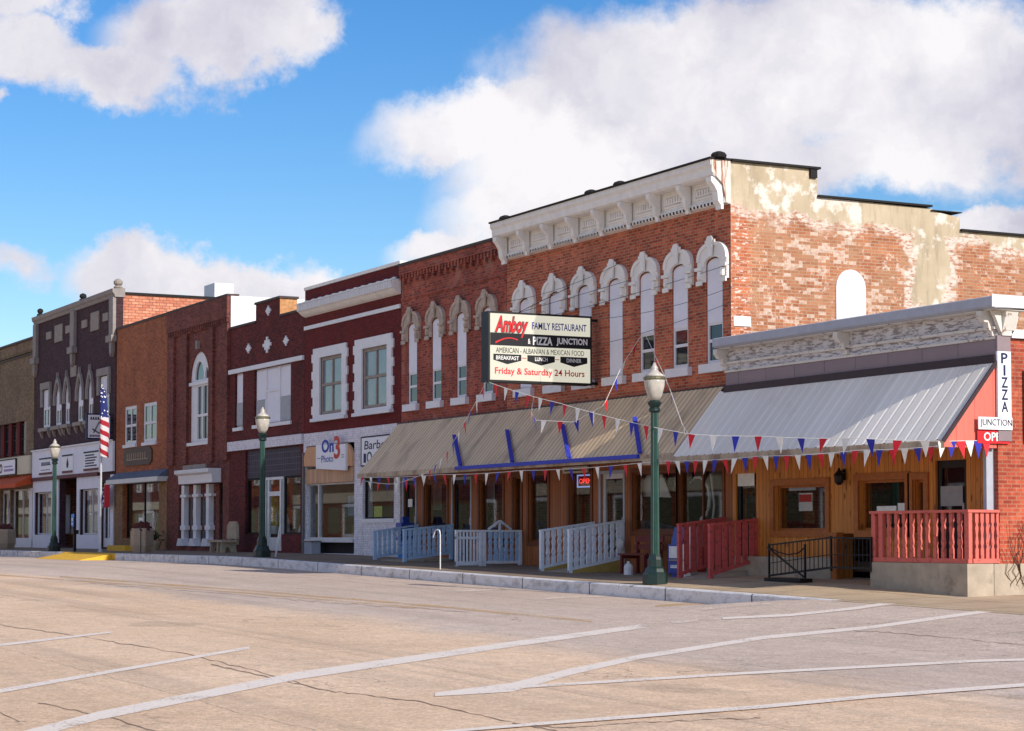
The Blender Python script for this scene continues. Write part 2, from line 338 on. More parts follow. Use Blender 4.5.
def awning_mat(name, ca, cb, rust, amt, pitch=0., x0=0., wid=.5, ds=.6):
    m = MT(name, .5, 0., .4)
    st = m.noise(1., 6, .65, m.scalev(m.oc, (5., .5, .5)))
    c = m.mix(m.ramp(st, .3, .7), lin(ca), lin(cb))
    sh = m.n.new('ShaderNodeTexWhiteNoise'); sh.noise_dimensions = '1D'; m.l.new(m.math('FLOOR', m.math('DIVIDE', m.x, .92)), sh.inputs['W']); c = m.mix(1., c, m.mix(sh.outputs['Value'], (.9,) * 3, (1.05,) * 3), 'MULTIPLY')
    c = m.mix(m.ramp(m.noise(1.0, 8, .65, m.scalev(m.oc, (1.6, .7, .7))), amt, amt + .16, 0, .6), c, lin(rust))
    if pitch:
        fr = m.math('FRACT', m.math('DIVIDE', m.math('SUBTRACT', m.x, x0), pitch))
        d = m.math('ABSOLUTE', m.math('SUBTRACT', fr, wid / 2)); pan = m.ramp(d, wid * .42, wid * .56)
        c = m.mix(m.math('MULTIPLY', pan, m.ramp(st, .25, .7, ds, ds * .7)), c, tuple(v * .45 for v in lin(cb)))  # pans between ribs darkened: rib shade put into the colour, plus trough dirt
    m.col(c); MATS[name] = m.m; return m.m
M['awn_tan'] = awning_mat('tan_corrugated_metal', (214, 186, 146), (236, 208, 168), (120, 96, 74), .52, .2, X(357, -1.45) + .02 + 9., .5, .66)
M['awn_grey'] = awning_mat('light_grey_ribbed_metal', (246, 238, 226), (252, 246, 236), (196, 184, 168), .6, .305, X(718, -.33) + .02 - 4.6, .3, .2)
M['awn_edge'] = awning_mat('rusty_awning_edge', (176, 156, 132), (196, 180, 158), (110, 76, 52), .46)
def glass_block():
    m = MT('purple_glass_block', .55, 0, .15)
    b = m.n.new('ShaderNodeTexBrick'); m.l.new(m.vec(m.x, m.z), b.inputs['Vector']); b.offset = 0
    b.inputs['Color1'].default_value = (*lin((52, 46, 58)), 1); b.inputs['Color2'].default_value = (*lin((66, 56, 68)), 1); b.inputs['Mortar'].default_value = (*lin((98, 90, 100)), 1)
    b.inputs['Scale'].default_value = 1; b.inputs['Brick Width'].default_value = .2; b.inputs['Row Height'].default_value = .2; b.inputs['Mortar Size'].default_value = .009
    m.col(b.outputs['Color']); return m.m
M['glazed'] = glass_block(); M['sash_grey'] = SASHGREY

# ------------------------------------------------------------------ mesh helpers
ORG = {}
def origin(o):
    while o is not None and o.name not in ORG: o = o.parent
    return ORG[o.name] if o is not None else Vector((0, 0, 0))
class MB:
    def __init__(s): s.v = []; s.f = []
    def add(s, vs, fs):
        n = len(s.v); s.v += [tuple(v) for v in vs]; s.f += [tuple(i + n for i in f) for f in fs]; return s
    def box(s, x0, x1, y0, y1, z0, z1):
        return s.add([(x0, y0, z0), (x1, y0, z0), (x1, y1, z0), (x0, y1, z0), (x0, y0, z1), (x1, y0, z1), (x1, y1, z1), (x0, y1, z1)],
                     [(0, 3, 2, 1), (4, 5, 6, 7), (0, 1, 5, 4), (1, 2, 6, 5), (2, 3, 7, 6), (3, 0, 4, 7)])
    def quad(s, *p): return s.add(p, [tuple(range(len(p)))])
    def prism(s, poly, axis, a, b, holes=()):
        mk = {'y': lambda u, w, t: (u, t, w), 'x': lambda u, w, t: (t, u, w), 'z': lambda u, w, t: (u, w, t)}[axis]
        loops = [list(poly)] + [list(h) for h in holes]
        flat = [p for l in loops for p in l]; n = len(flat)
        tris = tessellate_polygon([[Vector((p[0], p[1], 0)) for p in l] for l in loops])
        vs = [mk(p[0], p[1], a) for p in flat] + [mk(p[0], p[1], b) for p in flat]
        fs = [tuple(t) for t in tris] + [tuple(i + n for i in reversed(t)) for t in tris]
        k = 0
        for l in loops:
            m = len(l)
            for i in range(m): j = (i + 1) % m; fs.append((k + i, k + j, k + j + n, k + i + n))
            k += m
        return s.add(vs, fs)
    def tube(s, pts, r, n=6, r1=None):
        pts = [Vector(p) for p in pts]; rings = []
        for i, p in enumerate(pts):
            d = (pts[min(i + 1, len(pts) - 1)] - pts[max(i - 1, 0)]).normalized()
            up = Vector((0, 0, 1)) if abs(d.z) < .9 else Vector((1, 0, 0)); a = d.cross(up).normalized(); b = d.cross(a)
            rr = r if r1 is None else r + (r1 - r) * i / max(1, len(pts) - 1)
            rings.append([p + (a * math.cos(t) + b * math.sin(t)) * rr for t in [2 * math.pi * k / n for k in range(n)]])
        vs = [v for r_ in rings for v in r_]; fs = []
        for i in range(len(pts) - 1):
            for k in range(n): fs.append((i * n + k, i * n + (k + 1) % n, (i + 1) * n + (k + 1) % n, (i + 1) * n + k))
        fs += [tuple(range(n)), tuple(range((len(pts) - 1) * n, len(pts) * n))]
        return s.add(vs, fs)
    def bar(s, p0, p1, w, h):          # rectangular bar from p0 to p1, w across, h in the other sense
        p0, p1 = Vector(p0), Vector(p1); d = (p1 - p0).normalized(); up = Vector((0, 0, 1)) if abs(d.z) < .95 else Vector((0, 1, 0))
        a = d.cross(up).normalized() * w / 2; b = a.cross(d).normalized() * h / 2
        vs = [p + sa * a + sb * b for p in (p0, p1) for sa, sb in ((-1, -1), (1, -1), (1, 1), (-1, 1))]
        return s.add(vs, [(0, 1, 2, 3), (7, 6, 5, 4), (0, 4, 5, 1), (1, 5, 6, 2), (2, 6, 7, 3), (3, 7, 4, 0)])
    def lathe(s, cx, cy, prof, n=16, rot=0.):
        vs = []; fs = []; k = len(prof)
        for r, z in prof: vs += [(cx + r * math.cos(rot + 2 * math.pi * i / n), cy + r * math.sin(rot + 2 * math.pi * i / n), z) for i in range(n)]
        for j in range(k - 1):
            for i in range(n): fs.append((j * n + i, j * n + (i + 1) % n, (j + 1) * n + (i + 1) % n, (j + 1) * n + i))
        fs += [tuple(range(n - 1, -1, -1)), tuple(range((k - 1) * n, k * n))]
        return s.add(vs, fs)
    def blob(s, c, r, n=6, jit=.25):
        vs = []; fs = []
        for i in range(n + 1):
            for k in range(2 * n):
                t = math.pi * i / n; p = math.pi * k / n; q = 1 + random.uniform(-jit, jit)
                vs.append((c[0] + r[0] * q * math.sin(t) * math.cos(p), c[1] + r[1] * q * math.sin(t) * math.sin(p), c[2] + r[2] * q * math.cos(t)))
        for i in range(n):
            for k in range(2 * n): fs.append((i * 2 * n + k, i * 2 * n + (k + 1) % (2 * n), (i + 1) * 2 * n + (k + 1) % (2 * n), (i + 1) * 2 * n + k))
        return s.add(vs, fs)
    def text(s, body, frame, w, h, bold=0., shear=0., spacing=1., keep=False, extrude=.003):
        """lettering: frame = (lower left corner, direction of reading, up); fitted into w x h"""
        c = bpy.data.curves.new('lettering', 'FONT'); c.body = body; c.shear = shear; c.offset = bold; c.space_character = spacing; c.resolution_u = 3
        if '\n' in body: c.align_x = 'CENTER'; c.space_line = .85
        o = bpy.data.objects.new('lettering', c); COL.objects.link(o)
        dg = bpy.context.evaluated_depsgraph_get(); me = o.evaluated_get(dg).to_mesh()
        vs = [v.co.copy() for v in me.vertices]; fs = [tuple(p.vertices) for p in me.polygons]
        o.evaluated_get(dg).to_mesh_clear(); bpy.data.objects.remove(o); bpy.data.curves.remove(c)
        x0 = min(v.x for v in vs); x1 = max(v.x for v in vs); y0 = min(v.y for v in vs); y1 = max(v.y for v in vs)
        sx, sy = w / (x1 - x0), h / (y1 - y0)
        p, u, t = [Vector(q) for q in frame]; nrm = u.cross(t).normalized()
        if keep: sx = sy = min(sx, sy)
        return s.add([p + u * ((v.x - x0) * sx) + t * ((v.y - y0) * sy) + nrm * extrude for v in vs], fs)
    def build_each(s, name, mat, parent):
        """every loose piece becomes a part of its own"""
        par = list(range(len(s.v)))
        def root(i):
            while par[i] != i: par[i] = par[par[i]]; i = par[i]
            return i
        for f in s.f:
            for i in f[1:]: par[root(i)] = root(f[0])
        groups = {}
        for f in s.f: groups.setdefault(root(f[0]), []).append(f)
        for fs in groups.values():
            ids = sorted({i for f in fs for i in f}); mp = {i: k for k, i in enumerate(ids)}
            MB().add([s.v[i] for i in ids], [tuple(mp[i] for i in f) for f in fs]).build(name, mat, parent)
    def build(s, name, mat, parent=None, loc=None, smooth=False, recalc=True):
        me = bpy.data.meshes.new(name); o = bpy.data.objects.new(name, me); COL.objects.link(o)
        if parent is not None: o.parent = parent; og = origin(parent)
        else: og = Vector(loc) if loc is not None else Vector((0, 0, 0)); o.location = og; ORG[o.name] = og
        me.from_pydata([tuple(Vector(v) - og) for v in s.v], [], s.f)
        if recalc:
            bm = bmesh.new(); bm.from_mesh(me); bmesh.ops.recalc_face_normals(bm, faces=bm.faces); bm.to_mesh(me); bm.free()
        if mat is not None: me.materials.append(mat)
        if smooth:
            for p in me.polygons: p.use_smooth = True
        return o
def tag(o, label, cat, group=None):
    o['label'] = label; o['category'] = cat
    if group: o['group'] = group
    return o
def thing(name, label, cat, loc, group=None):
    o = bpy.data.objects.new(name, None); COL.objects.link(o); o.location = loc; o.empty_display_size = .3; ORG[o.name] = Vector(loc)
    return tag(o, label, cat, group)
def structure(o): o['kind'] = 'structure'; return o
def copy_tree(o, parent=None):
    c = o.copy(); COL.objects.link(c)
    if parent is not None: c.parent = parent
    for ch in o.children: copy_tree(ch, c)
    return c
FRONT = ((1, 0, 0), (0, 0, 1))         # lettering that faces the street
EAST = ((0, 1, 0), (0, 0, 1))          # lettering that faces along the street to the right

# ------------------------------------------------------------------ ground, pavement, road
def zg(x):                              # the street falls gently to the right
    if x <= -24: return 0.
    if x < -19: return -.0157 * (x + 24) ** 2 / 10
    return -.0157 * (min(x, 60) + 21.5)
def zside(x, y): return zg(x) - .03 + (.02 + .036 * max(0, min(1, (x + 1) / 3, (9 - x) / 3))) * (y + 3.5)      # top of the pavement
KE = X(826, -3.5)                       # where the raised kerb ends: the carriageway comes up to it
def sm(t):
    t = max(0., min(1., t)); return t * t * (3 - 2 * t)
def zroad(x, y=-20.): return zg(x) - .275 + .242 * sm((x - KE + 3.8) / 3.8) * sm((y + 8.) / 4.5)
XS = [-400, -300, -220] + [-160 + 4 * i for i in range(15)] + [-100 + i for i in range(103)] + [3 + .25 * i for i in range(32)] + [11 + i for i in range(50)] + [62, 80, 120, 200, 300]
def sheet(name, mat, y_list, zf, xs=XS):
    m = MB(); n = len(y_list)
    for x in xs:
        for y in y_list: m.v.append((x, y, zf(x, y)))
    for i in range(len(xs) - 1):
        for j in range(n - 1): m.f.append((i * n + j, (i + 1) * n + j, (i + 1) * n + j + 1, i * n + j + 1))
    return structure(m.build(name, mat, recalc=False))

def ground_px(px, py, zoff=0.):        # point of the carriageway under a photo pixel
    r = (px - 512) / FPX; dx, dy, dz = -CS + SN * r, SN + CS * r, -(py - HZ) / FPX
    lo, hi = 2., 220.
    for _ in range(50):
        t = (lo + hi) / 2; x, y = XC + dx * t, YC + dy * t
        if HC + dz * t > zroad(x, y) + zoff: lo = t
        else: hi = t
    return XC + dx * t, YC + dy * t

def road_mat():
    m = MT('worn_tan_road', .93, 0, .2)
    n1 = m.noise(.22, 8, .62); n2 = m.noise(38, 3, .7); n3 = m.noise(3.2, 6, .6)
    tan = m.mix(m.ramp(n1, .3, .7), lin((212, 180, 148)), lin((234, 204, 174)))
    gry = m.mix(m.ramp(n1, .3, .7), lin((192, 172, 156)), lin((210, 190, 174)))
    wob = m.math('MULTIPLY', m.math('SUBTRACT', m.noise(.5, 5, .6), .5), 3.)
    lane = m.ramp(m.math('ADD', m.y, wob), -12.6, -11.2)
    k = m.mix(lane, tan, gry)
    # wheel wear and oil along the street
    wear = m.noise(1., 6, .6, m.scalev(m.oc, (.05, .9, 1)))
    k = m.mix(m.ramp(wear, .5, .72, 0, .3), k, lin((136, 124, 114)))
    k = m.mix(1., k, m.mix(m.ramp(n2, .25, .75), (.74,) * 3, (1.22,) * 3), 'MULTIPLY')
    k = m.mix(1., k, m.mix(m.ramp(n3, .3, .7), (.9,) * 3, (1.07,) * 3), 'MULTIPLY')
    k = m.mix(m.ramp(m.noise(.9, 7, .7), .64, .74, 0, .32), k, lin((110, 100, 92)))
    ag = m.n.new('ShaderNodeTexVoronoi'); ag.inputs['Scale'].default_value = 26.; m.l.new(m.oc, ag.inputs['Vector'])
    sv = m.n.new('ShaderNodeSeparateColor'); m.l.new(ag.outputs['Color'], sv.inputs[0])
    k = m.mix(1., k, m.mix(sv.outputs[0], (.86,) * 3, (1.12,) * 3), 'MULTIPLY')
    spot = m.noise(.55, 3, .5); k = m.mix(m.ramp(spot, .66, .72, 0, .22), k, lin((96, 84, 76)))
    jn = m.math('LESS_THAN', m.math('FRACT', m.math('DIVIDE', m.math('ADD', m.y, m.math('MULTIPLY', m.noise(.7, 5, .6), .35)), 3.7)), .006)
    k = m.mix(m.math('MULTIPLY', jn, .45), k, lin((120, 104, 92)))
    tr = m.noise(1., 3, .5, m.scalev(m.oc, (.03, 2.1, 1))); k = m.mix(m.ramp(tr, .56, .72, 0, .22), k, lin((130, 116, 106)))
    vo = m.n.new('ShaderNodeTexVoronoi'); vo.feature = 'DISTANCE_TO_EDGE'; vo.inputs['Scale'].default_value = .13
    wv = m.n.new('ShaderNodeVectorMath'); wv.operation = 'ADD'
    nn = m.n.new('ShaderNodeTexNoise'); nn.inputs['Scale'].default_value = .6; nn.inputs['Detail'].default_value = 8; m.l.new(m.oc, nn.inputs['Vector'])
    sc = m.n.new('ShaderNodeVectorMath'); sc.operation = 'SCALE'; sc.inputs['Scale'].default_value = 5.; m.l.new(nn.outputs['Color'], sc.inputs[0])
    m.l.new(m.oc, wv.inputs[0]); m.l.new(sc.outputs[0], wv.inputs[1]); m.l.new(wv.outputs[0], vo.inputs['Vector'])
    k = m.mix(m.math('MULTIPLY', m.ramp(vo.outputs['Distance'], 0, .0035, 1, 0), m.ramp(m.noise(.3, 4, .6), .46, .6, 0, .7)), k, lin((92, 80, 72)))
    m.col(k); m.bump(n2, .5, .02); return m.m
ROAD = road_mat()
sheet('ground', plain('dry_grass_ground', (120, 112, 84), .95, var=.3, scale=2), [-900, -120, 30, 1500], lambda x, y: zg(x) - .6)
sheet('road', ROAD, [-110, -60, -30, -20, -14, -10] + [-8.4 + .35 * i for i in range(14)] + [-3.5, -2.5], lambda x, y: zroad(x, y) if y < -3 else zroad(x, y) - .1)
def pavement_mat():
    m = MT('concrete_pavement', .93, 0, .2)
    n1 = m.noise(.7, 7, .62); n2 = m.noise(30, 3, .6)
    k = m.mix(m.ramp(n1, .3, .7), lin((156, 140, 122)), lin((184, 168, 148)))
    k = m.mix(1., k, m.mix(m.ramp(n2, .25, .75), (.88,) * 3, (1.1,) * 3), 'MULTIPLY')
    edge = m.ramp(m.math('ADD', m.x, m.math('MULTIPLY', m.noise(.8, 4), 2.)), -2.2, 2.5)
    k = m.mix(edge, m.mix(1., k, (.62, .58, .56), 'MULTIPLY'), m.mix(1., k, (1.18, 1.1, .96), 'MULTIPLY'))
    b = m.n.new('ShaderNodeTexBrick'); m.l.new(m.vec(m.x, m.y), b.inputs['Vector']); b.offset = 0; b.inputs['Scale'].default_value = 1; b.inputs['Brick Width'].default_value = 1.5; b.inputs['Row Height'].default_value = 1.6; b.inputs['Mortar Size'].default_value = .014
    k = m.mix(b.outputs['Fac'], k, lin((84, 76, 68)))
    k = m.mix(m.ramp(m.noise(1.6, 8, .7), .58, .7, 0, .4), k, lin((96, 88, 80)))
    m.col(k); m.bump(n2, .3, .01); return m.m
PAVE = pavement_mat()
def zpav(x, y):
    return zside(x, y)
XP = [x for x in XS if -160 <= x < 60]
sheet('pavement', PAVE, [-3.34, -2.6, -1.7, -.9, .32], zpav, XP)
def kerb_mat():
    m = MT('worn_white_kerb_paint', .85)
    n = m.noise(2.6, 9, .7, m.scalev(m.oc, (1, 2, 2)))
    k = m.mix(m.ramp(n, .48, .7), lin((224, 222, 222)), lin((162, 155, 150)))
    yb = m.math('MULTIPLY', m.ramp(m.x, X(62, -3.5), X(62, -3.5) + .05), m.ramp(m.x, X(115, -3.5), X(115, -3.5) + .05, 1, 0))
    k = m.mix(yb, k, m.mix(m.ramp(n, .56, .64), lin((226, 176, 54)), lin((160, 140, 100))))
    fr = m.math('FRACT', m.math('DIVIDE', m.x, 3.05)); k = m.mix(m.math('LESS_THAN', fr, .012), k, lin((70, 64, 58)))
    cr = m.noise(1.1, 6, .7, m.scalev(m.oc, (3.4, .3, 1.6))); k = m.mix(m.ramp(cr, .67, .69, 0, .7), k, lin((96, 88, 82)))
    m.col(k); m.bump(n, .3, .01); return m.m
kb = MB(); prof = lambda x: [(-3.5, zroad(x) - .2), (-3.5, zpav(x, -3.4) - .02), (-3.47, zpav(x, -3.4) + .004), (-3.34, zpav(x, -3.34) + .004), (-3.34, zroad(x) - .2)]
xk = [x for x in XP if x < KE] + [KE + .2]
for x in xk: kb.v += [(x, y, z) for y, z in prof(x)]
for i in range(len(xk) - 1):
    for j in range(4): kb.f.append((i * 5 + j, (i + 1) * 5 + j, (i + 1) * 5 + j + 1, i * 5 + j + 1))
kb.f.append(tuple((len(xk) - 1) * 5 + j for j in range(5)))
structure(kb.build('kerb', kerb_mat(), recalc=False))
# apron past the kerb's end
sheet('corner_apron', PAVE, [-3.55, -3.34], lambda x, y: zpav(x, -3.34) + .003 if y > -3.5 else zroad(x, -3.5) + .004, [KE + .2 + .9 * i for i in range(30)])

def paint_mat(name, c, wear):
    m = MT(name, .85); n = m.math('ADD', m.math('MULTIPLY', m.noise(22, 6, .7), .6), m.math('MULTIPLY', m.noise(1.2, 5, .6), .42))
    t = m.n.new('ShaderNodeBsdfTransparent'); mx = m.n.new('ShaderNodeMixShader')
    m.l.new(m.ramp(n, wear, wear + .12, .04, .85), mx.inputs[0]); m.l.new(m.b.outputs[0], mx.inputs[1]); m.l.new(t.outputs[0], mx.inputs[2])
    m.l.new(mx.outputs[0], m.n['Material Output'].inputs[0])
    m.col(m.mix(m.ramp(m.noise(30, 3, .6), .3, .7), tuple(v * .85 for v in lin(c)), lin(c))); return m.m
PW = paint_mat('worn_white_road_paint', (240, 226, 212), .545); PWF = paint_mat('faint_white_road_paint', (226, 208, 192), .48); PY = paint_mat('faded_yellow_road_paint', (216, 178, 124), .42)
LANES = {}
def stripe(pts, mat, lift=.006):       # a painted stripe: list of (column, top row, bottom row)
    m = MB(); a = []
    dense = []
    for (p, q) in zip(pts[:-1], pts[1:]):
        for i in range(8): t = i / 8; dense.append(tuple(p[k] + (q[k] - p[k]) * t for k in range(3)))
    dense.append(pts[-1])
    for px, t, b in dense:
        for py in (t, b):
            x, y = ground_px(px, py, lift); a.append((x, y, zroad(x, y) + lift))
    m.v = a
    for i in range(len(dense) - 1): m.f.append((2 * i, 2 * i + 1, 2 * i + 3, 2 * i + 2))
    o = structure(m.build('road_marking', mat, recalc=False))
    return o
stripe([(0, 736.5, 746), (100, 710.5, 719), (300, 671, 678.5), (512, 641, 646.5), (645, 623.5, 627.5)], PW)
stripe([(-60, 702, 707), (0, 688.5, 692.5), (120, 668, 671), (250, 646, 648.5)], PW)
stripe([(-60, 650, 653), (0, 643.5, 646), (112, 631, 632.6)], PW)
stripe([(435, 692, 695.5), (512, 682, 691), (572, 667.5, 674), (640, 654, 658.5), (762, 635.5, 639), (870, 625.5, 628.5), (985, 609.5, 612.5), (1002, 608.5, 610)], PW)
stripe([(895, 599.5, 600.8), (960, 602.6, 604), (1060, 607, 608.5)], PW, .014)
stripe([(640, 623.6, 627), (697, 618.8, 621)], PWF)
stripe([(722, 617, 619), (790, 613.5, 616), (857, 606.5, 609), (899, 599.5, 603)], PW, .008)
stripe([(520, 685, 687.5), (740, 671.5, 674), (977, 659, 661.5), (1060, 657, 659)], PW, .008)
stripe([(400, 733, 735), (560, 719.5, 722.5), (760, 704, 707.5), (872, 693.5, 697), (1060, 679.5, 683)], PW, .012)
stripe([(60, 575.6, 577), (250, 589.6, 591), (430, 604.5, 606.2), (592, 620, 622)], PY)
stripe([(-40, 571.5, 572.6), (250, 592.3, 593.6), (430, 607.6, 609.2)], PY)
stripe([(655, 604.5, 606.5), (690, 602.5, 604.5), (760, 600.5, 602)], PY)
stripe([(300, 578.5, 579.6), (352, 576.6, 577.6)], PWF); stripe([(455, 590.6, 592), (506, 588.4, 589.6)], PWF); stripe([(545, 597.5, 599), (650, 593.5, 595)], PWF); stripe([(700, 608, 610), (770, 602.8, 604.4)], PWF)
CR = plain('road_crack_tar', (146, 122, 104), .95)
def crack(pts, w=1.0):
    dn = []
    for p, q in zip(pts[:-1], pts[1:]):
        k = max(2, int(abs(q[0] - p[0]) / 6))
        for i in range(k): t = i / k; dn.append((p[0] + (q[0] - p[0]) * t, p[1] + (q[1] - p[1]) * t + random.uniform(-.8, .8)))
    dn.append(pts[-1]); m = MB()
    for px, py in dn:
        h = w * random.uniform(.12, .62)
        for s in (-h / 2, h / 2):
            x, y = ground_px(px, py + s, .003); m.v.append((x, y, zroad(x, y) + .004))
    for i in range(len(dn) - 1): m.f.append((2 * i, 2 * i + 1, 2 * i + 3, 2 * i + 2))
    structure(m.build('road_crack', CR, recalc=False))
crack([(212, 664), (270, 677), (330, 690), (420, 701), (512, 721), (560, 731)], 1.6)
crack([(0, 624), (90, 638), (180, 652), (260, 671), (300, 682)], 1.); crack([(40, 702), (110, 716), (160, 731)], 1.8); crack([(0, 711), (22, 721)], 1.8)
crack([(512, 722), (560, 727), (640, 721), (760, 717)], 1.2)
crack([(820, 628), (900, 633), (1024, 645)], .8); crack([(90, 583), (300, 600), (470, 612)], .5)
xr0, xr1 = X(66, -3.5), X(112, -3.5); zr_ = zroad(xr0, -4)
structure(MB().prism([(-3.502, zr_ - .05), (-3.502, zpav(xr0, -3.4) - .02), (-4.7, zr_ + .006), (-4.7, zr_ - .05)], 'x', xr0, xr1).build('kerb_ramp', M['yellow']))

# ------------------------------------------------------------------ building helpers
def rect(x0, x1, z0, z1): return [(x0, z0), (x1, z0), (x1, z1), (x0, z1)]
def arch(x0, x1, z0, zs, zt, n=10, pointed=False):
    cx, hw = (x0 + x1) / 2, (x1 - x0) / 2; p = [(x0, z0), (x1, z0)]
    for i in range(n + 1):
        t = math.pi * i / n
        if pointed:
            u = math.cos(t); p.append((cx + hw * u, zs + (zt - zs) * (1 - abs(u) ** 1.7)))
        else: p.append((cx + hw * math.cos(t), zs + (zt - zs) * math.sin(t)))
    q = []
    for a in p:
        if not q or (abs(a[0] - q[-1][0]) + abs(a[1] - q[-1][1])) > 1e-5: q.append(a)
    return q
def front_wall(b, poly, holes, mat, y0=0., y1=.3, name='front_wall'): return MB().prism(poly, 'y', y0, y1, holes).build(name, mat, b)
def shell(b, x0, x1, ztop, zroof, depth, mat, floors=(.1, 3.75), y0=.302, left=None, right=None):
    m = MB().box(x0, x0 + .25, y0, depth, -1.5, ztop if left is None else left); m.box(x1 - .25, x1, y0, depth, -1.5, ztop if right is None else right)
    m.box(x0 + .252, x1 - .252, depth - .3, depth, -1.5, ztop - .3); m.build('side_wall', mat, b)
    MB().box(x0 + .252, x1 - .252, y0 + .002, depth - .31, zroof - .2, zroof).build('roof', M['roof'], b)
    fl = MB()
    for z in floors: fl.box(x0 + .256, x1 - .256, y0 + .004, depth - .32, z - .18, z)
    fl.build('floor', M['floor'], b)
    MB().box(x0 + .26, x1 - .26, 5.2, 5.3, floors[0] + .004, zroof - .21).build('partition', M['interior'], b)
def window(b, x0, x1, z0, z1, y=.13, fw=.07, mull=0, rails=(), fmat=None, gmat=None, shape=None, depth=.07, name='window'):
    poly = shape or rect(x0, x1, z0, z1)
    cx, cz = (x0 + x1) / 2, (z0 + z1) / 2
    def inset(p): return [(cx + (u - cx) * (1 - 2 * fw / (x1 - x0)), cz + (w - cz) * (1 - 2 * fw / (z1 - z0))) for u, w in p]
    f = MB().prism(poly, 'y', y, y + depth, [inset(poly)])
    for i in range(mull):
        xm = x0 + (x1 - x0) * (i + 1) / (mull + 1); f.box(xm - fw * .4, xm + fw * .4, y + .004, y + depth - .004, z0 + fw * .9, z1 - fw * .9)
    for rz in rails: f.box(x0 + fw * .9, x1 - fw * .9, y - .012, y + depth - .008, rz - fw * .4, rz + fw * .4)
    w = f.build(name, fmat or M['white'], b)
    g = inset(inset(poly)) if False else poly
    k = .6; gp = [(cx + (u - cx) * (1 - 2 * fw * k / (x1 - x0)), cz + (v - cz) * (1 - 2 * fw * k / (z1 - z0))) for u, v in g]
    MB().prism(gp, 'y', y + depth * .5, y + depth * .5 + .008).build('pane', gmat or GLASS, w)
    return w
def sill(w, x0, x1, z0, z1, y0, y1, mat): return MB().box(x0, x1, y0, y1, z0, z1).build('sill', mat, w)
def hood(b, cx, ow, hw, zs, zt, zcrown, zear, mat, y=-.07):
    """arched window cap with ears and a keystone"""
    n = 18
    def ring(w_, z_, k=.82): return [(cx + w_ * math.copysign(abs(math.cos(math.pi * i / n)) ** k, math.cos(math.pi * i / n)), zs + z_ * abs(math.sin(math.pi * i / n)) ** .85) for i in range(n + 1)]
    o_ = ring(hw, zt - zs); i_ = [(cx + ow * math.cos(math.pi * i / n), zs - .1 + (zcrown - zs + .1) * math.sin(math.pi * i / n) ** .7) for i in range(n + 1)]
    m = MB().prism([(cx + ow, zear), (cx + hw, zear)] + o_ + [(cx - hw, zear), (cx - ow, zear)] + i_[::-1], 'y', y, -.002)
    h2 = hw - .11; m.prism(o_ + ring(h2, (zt - zs) * .8)[::-1], 'y', y - .03, y - .001)
    
    m.prism([(cx - .08, zcrown), (cx + .08, zcrown), (cx + .11, zt + .02), (cx + .13, zt + .06), (cx + .07, zt + .13), (cx - .07, zt + .13), (cx - .13, zt + .06), (cx - .11, zt + .02)], 'y', y - .07, y - .032)
    m.box(cx - .2, cx - .132, y - .055, y - .031, zt - .03, zt + .04).box(cx + .132, cx + .2, y - .055, y - .031, zt - .03, zt + .04)
    for s in (-1, 1):
        a, c = cx + s * (ow + .02), cx + s * (hw + .035)
        m.box(min(a, c), max(a, c), y - .06, y - .003, zs - .2, zs - .13); m.box(min(a, c) + .03, max(a, c) - .03, y - .04, y - .004, zear - .07, zear + .03)
        m.lathe(cx + s * (ow + hw) / 2, y - .01, [(.07, zear + .06), (.08, zear + .1), (.07, zs - .22)], 8)
    return m.build('window_hood', mat, b)
def comb(x0, x1, zb, zm, zt, pitch, duty):                 # row of teeth joined by one strip
    p = [(x0, zb), (x1, zb)] if zt > zb else [(x1, zb), (x0, zb)]; t = []
    n = int((x1 - x0) / pitch)
    for i in range(n): t += [(x0 + i * pitch + pitch * .2, zm), (x0 + i * pitch + pitch * .2, zt), (x0 + i * pitch + pitch * (.2 + duty), zt), (x0 + i * pitch + pitch * (.2 + duty), zm)]
    t = [(x0, zm)] + t + [(x1, zm)]
    return p + (t[::-1] if zt > zb else t)
def bracket(m, x, w, y0, zt, zb, proj, y1=-.002):          # scroll bracket under a cornice
    p = [(y1, zt), (y1 - proj, zt), (y1 - proj, zt - .1), (y1 - proj * .72, zt - .2), (y1 - proj * .5, zt - .36 * (zt - zb) / .8), (y1 - proj * .42, zb + .25 * (zt - zb)), (y1 - proj * .2, zb + .08), (y1 - proj * .2, zb), (y1, zb)]
    m.prism(p, 'x', x - w / 2, x + w / 2)

# ------------------------------------------------------------------ the far left brick building
b = thing('brick_building', 'olive brown brick building at the far left with cream fascia and orange awning', 'building', (-70, 0, 0))
xr = -60.03; win0 = [(-63.0 - 1.75 * i, 1.25) for i in range(6)]
holes = [rect(-68.2, -61.45, 4.5, 6.15), rect(-64.3, -60.75, .42, 2.85), rect(-66.4, -64.55, .1, 2.85)]
front_wall(b, rect(-74, xr, -1, 9.5), holes, BRK['olive'], -.02, .3)
MB().box(-74, xr - .01, -.1, .34, 9.38, 9.5 - .12).box(-74, xr - .01, -.07, -.021, 9.25, 9.31).box(-74, xr - .01, -.12, .36, 9.98, 10.08).build('coping', M['coping'], b)
MB().box(-74, xr - .01, -.04, .3, 9.502, 9.98).build('parapet', BRK['olive'], b)
shell(b, -74, xr, 9.5, 9., 14, BRK['olive'])
for x in (-62.55, -64.15, -65.75, -67.3): window(b, x - .42, x + .42, 4.6, 6.05, fmat=M['black'], gmat=SASHGLASS, rails=(5.3,))
for x in (-63.35, -64.95, -66.5): MB().box(x - .33, x + .33, .05, .2, 4.52, 6.13).build_each('pilaster', BRK['photo'], b)
MB().box(-61.95, -61.47, .02, .2, 4.52, 6.13).box(-68.18, -67.8, .02, .2, 4.52, 6.13).build('window_surround', M['stone'], b)
